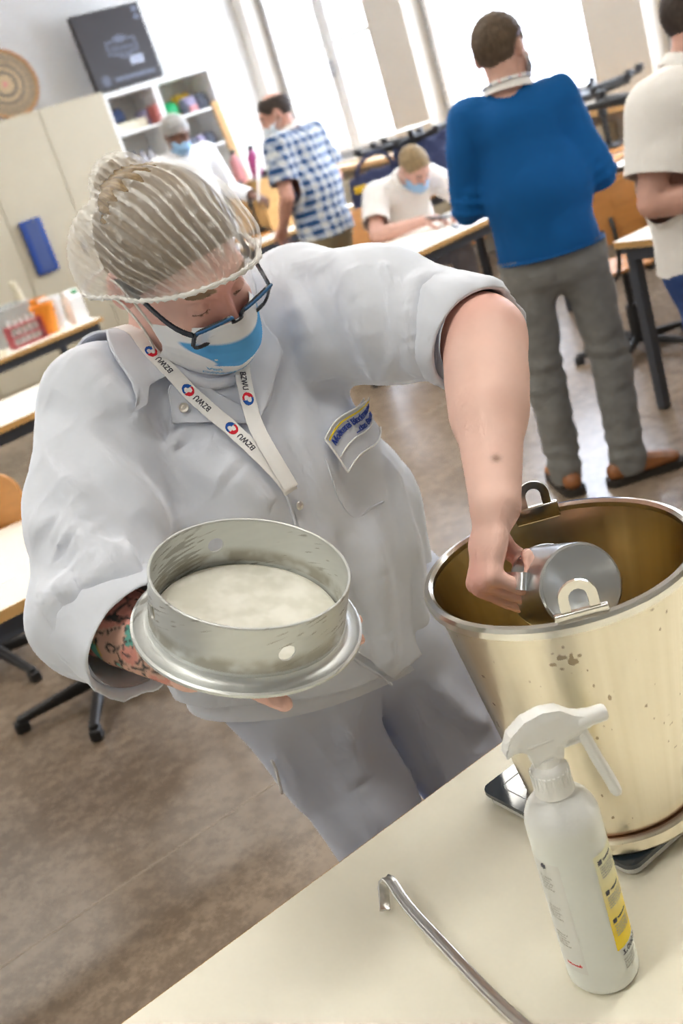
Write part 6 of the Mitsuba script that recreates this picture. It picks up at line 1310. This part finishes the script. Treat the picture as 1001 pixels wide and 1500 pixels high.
q = jw['wr']*.72+jw['wl']*.28+Dw((.1, 1, 0))*.115+np.array([0, 0, .045]); M = frame_axes((.15, .1, 1), Dw((1, .2, 0)))
add(k+'__body', xf(rbox(-.055, -.04, -.05, .055, .04, .05, .004), M=M, loc=tuple(q)), 'mat_box_blue', 30); add(k+'__lid', xf(rbox(-.057, -.042, .038, .057, .042, .053, .004), M=M, loc=tuple(q)), 'mat_box_purple', 30)
# man in the checked shirt
pk = thing('person', 'man in a blue and white checked shirt standing beside the far desks', 'person')
py_ = 108
_a = math.radians(py_-90); _rx, _fy = (math.cos(_a), math.sin(_a)), (-math.sin(_a), math.cos(_a))
def plaid(p, n, uv):
    s = (p.x*_rx[0]+p.y*_rx[1])+.25*(p.x*_fy[0]+p.y*_fy[1]); cs = .058
    def band(t): u = t/cs; u = u-dr.floor(u); return smoothstep(.0, .06, u)*smoothstep(.56, .50, u), smoothstep(.72, .74, u)*smoothstep(.86, .84, u)
    a, a2 = band(s); b, b2 = band(p.z)
    return mix(mix((.70, .71, .69), (.035, .14, .36), .5*(a+b)), (.008, .028, .11), dr.clip(a*b*.75+.35*dr.maximum(a2, b2), 0, 1))
cloth('mat_plaid', proc(plaid), .9, .3)
hdp, jp, TPp, Wp, Dp = figure(pk, (3.68, 5.74), py_, 1.74, standing(1.74, pelvis=(0, -.02, .95), el=(-.27, -.02, 1.14), wl=(-.17, .16, .98), er=(.26, .0, 1.14), wr=(.2, .2, 1.0), head=(-.02, .08, 1.60), sl=(-.185, .02, 1.42), sr=(.185, .02, 1.42)),
    (.56, .29, .22), ('shirt', 'mat_plaid', 'blue and white checked short sleeved shirt'), ('mat_khaki', 'olive khaki trousers'), h=.0095, hem=.84, sleeve='short', hair='mat_hair_dark', maskm='mat_mask_white', shoes_m='mat_black', head_dir=(-.55, .75, -.35), fit=1.12, wr=.006, bald=True, collar='mat_white_shirt', seed=12)
# man in hairnet and white coat in front of the shelves
ck = thing('person', 'man in hairnet, white coat and lowered blue mask in front of the shelf unit', 'person')
hdc, jc, TPc, Wc, Dc = figure(ck, (3.72, 7.35), -92, 1.84, standing(1.84, el=(-.27, .02, 1.14), wl=(-.30, .26, 1.06), er=(.25, .0, 1.12), wr=(.16, .2, .98), head=(.03, .10, 1.59), sl=(-.185, .02, 1.42), sr=(.185, .02, 1.42)),
    (.15, .065, .04), ('coat', 'mat_labcoat', 'white work coat'), ('mat_coat_trousers', 'pale work trousers'), h=.0095, hem=.80, hair=None, shoes_m='mat_shoe_white', head_dir=(-.28, .80, -.45), fit=1.1, wr=.007, maskm='mat_mask_blue', collar='mat_labcoat', seed=16)
nf = ell(hdc.P(0, -.014, .036), np.array([.095, .118, .105]), hdc.R); wn = wrinkle(50, .006, 5)
m = mesh_field(lambda p: nf(p)+wn(p), jc['head']-.2, jc['head']+.2, .007); q = (np.asarray(m.vertices)-jc['head'])@hdc.R.T; m = clip(m, .002+.45*q[:, 1]-q[:, 2])
mat('mat_far_net', {'type': 'mask', 'opacity': .38, 'b': {'type': 'ref', 'id': 'mat_white'}}); hk = ck+'__hairnet'; scene[hk] = mikit.ply(m, 'mat_far_net', True); labels[hk] = {'label': 'white hairnet'}
hcap_ = ell(hdc.P(0, -.010, .032), np.array([.081, .102, .092]), hdc.R); m = mesh_field(hcap_, jc['head']-.17, jc['head']+.17, .008); q = (np.asarray(m.vertices)-jc['head'])@hdc.R.T; m = clip(m, np.maximum((q[:, 1]-.066)*.9-(q[:, 2]-.055)*.5, -.02-q[:, 2])); scene[ck+'__hair'] = mikit.ply(m, 'mat_hair_dark', True)
k = thing('white_spatula', 'white flat spatula in the hand of the man in the white coat', 'spatula'); q = jc['wl']+Dc((0, 1, 0))*.09
add(k+'__blade', xf(rbox(-.018, -.003, .10, .018, .003, .30, .003), M=frame_axes(nrm(Dc((-.45, -.15, 1))), Dc((1, 0, 0))), loc=tuple(q)), 'mat_white', 30); add(k+'__handle', xf(lathe([[0, -.05], [.008, -.05], [.009, .1], [0, .1]], 12), M=frame_axes(nrm(Dc((-.45, -.15, 1)))), loc=tuple(q)), 'mat_white', 40)
# man in the white polo shirt sitting at the desk
zk = thing('person', 'man in a white polo shirt and blue face mask sitting bent over the desk', 'person')
sit = dict(pelvis=(0, 0, .57), hl=(-.095, .03, .55), hr=(.095, .03, .55), kl=(-.13, .45, .53), kr=(.15, .45, .53), al=(-.13, .42, .09), ar=(.16, .40, .09), sl=(-.185, .19, .985), sr=(.185, .17, .985), el=(-.32, .42, .785), er=(.34, .36, .785), wl=(-.12, .59, .785), wr=(.12, .56, .795), head=(-.02, .345, 1.08), hup_l=(0, .1, 1), hup_r=(0, .2, 1))
hdz, jz, TPz, Wz, Dz = figure(zk, (4.12, 5.58), -100, 1.78, sit, (.62, .36, .29), ('polo_shirt', 'mat_white_shirt', 'white polo shirt'), ('mat_slate_trousers', 'grey trousers'), h=.0085, hem=.56, sleeve='short', hair='mat_hair_blond', maskm='mat_mask_blue', shoes_m='mat_black', head_dir=(-.10, .62, -.78), head_up=(0, .78, .62), fit=1.06, wr=.005, collar='mat_white_shirt', seed=21)
k = thing('smartphone', 'dark smartphone held by the sitting man over his paper', 'phone'); q = jz['wr']+Dz((-.55, 1, 0))*.10+np.array([0, 0, .005])
add(k, xf(rbox(-.036, -.075, -.004, .036, .075, .004, .003), M=frame_axes((0.1, -.1, 1), Dz((1, .3, 0))), loc=tuple(q)), 'mat_black', 30)
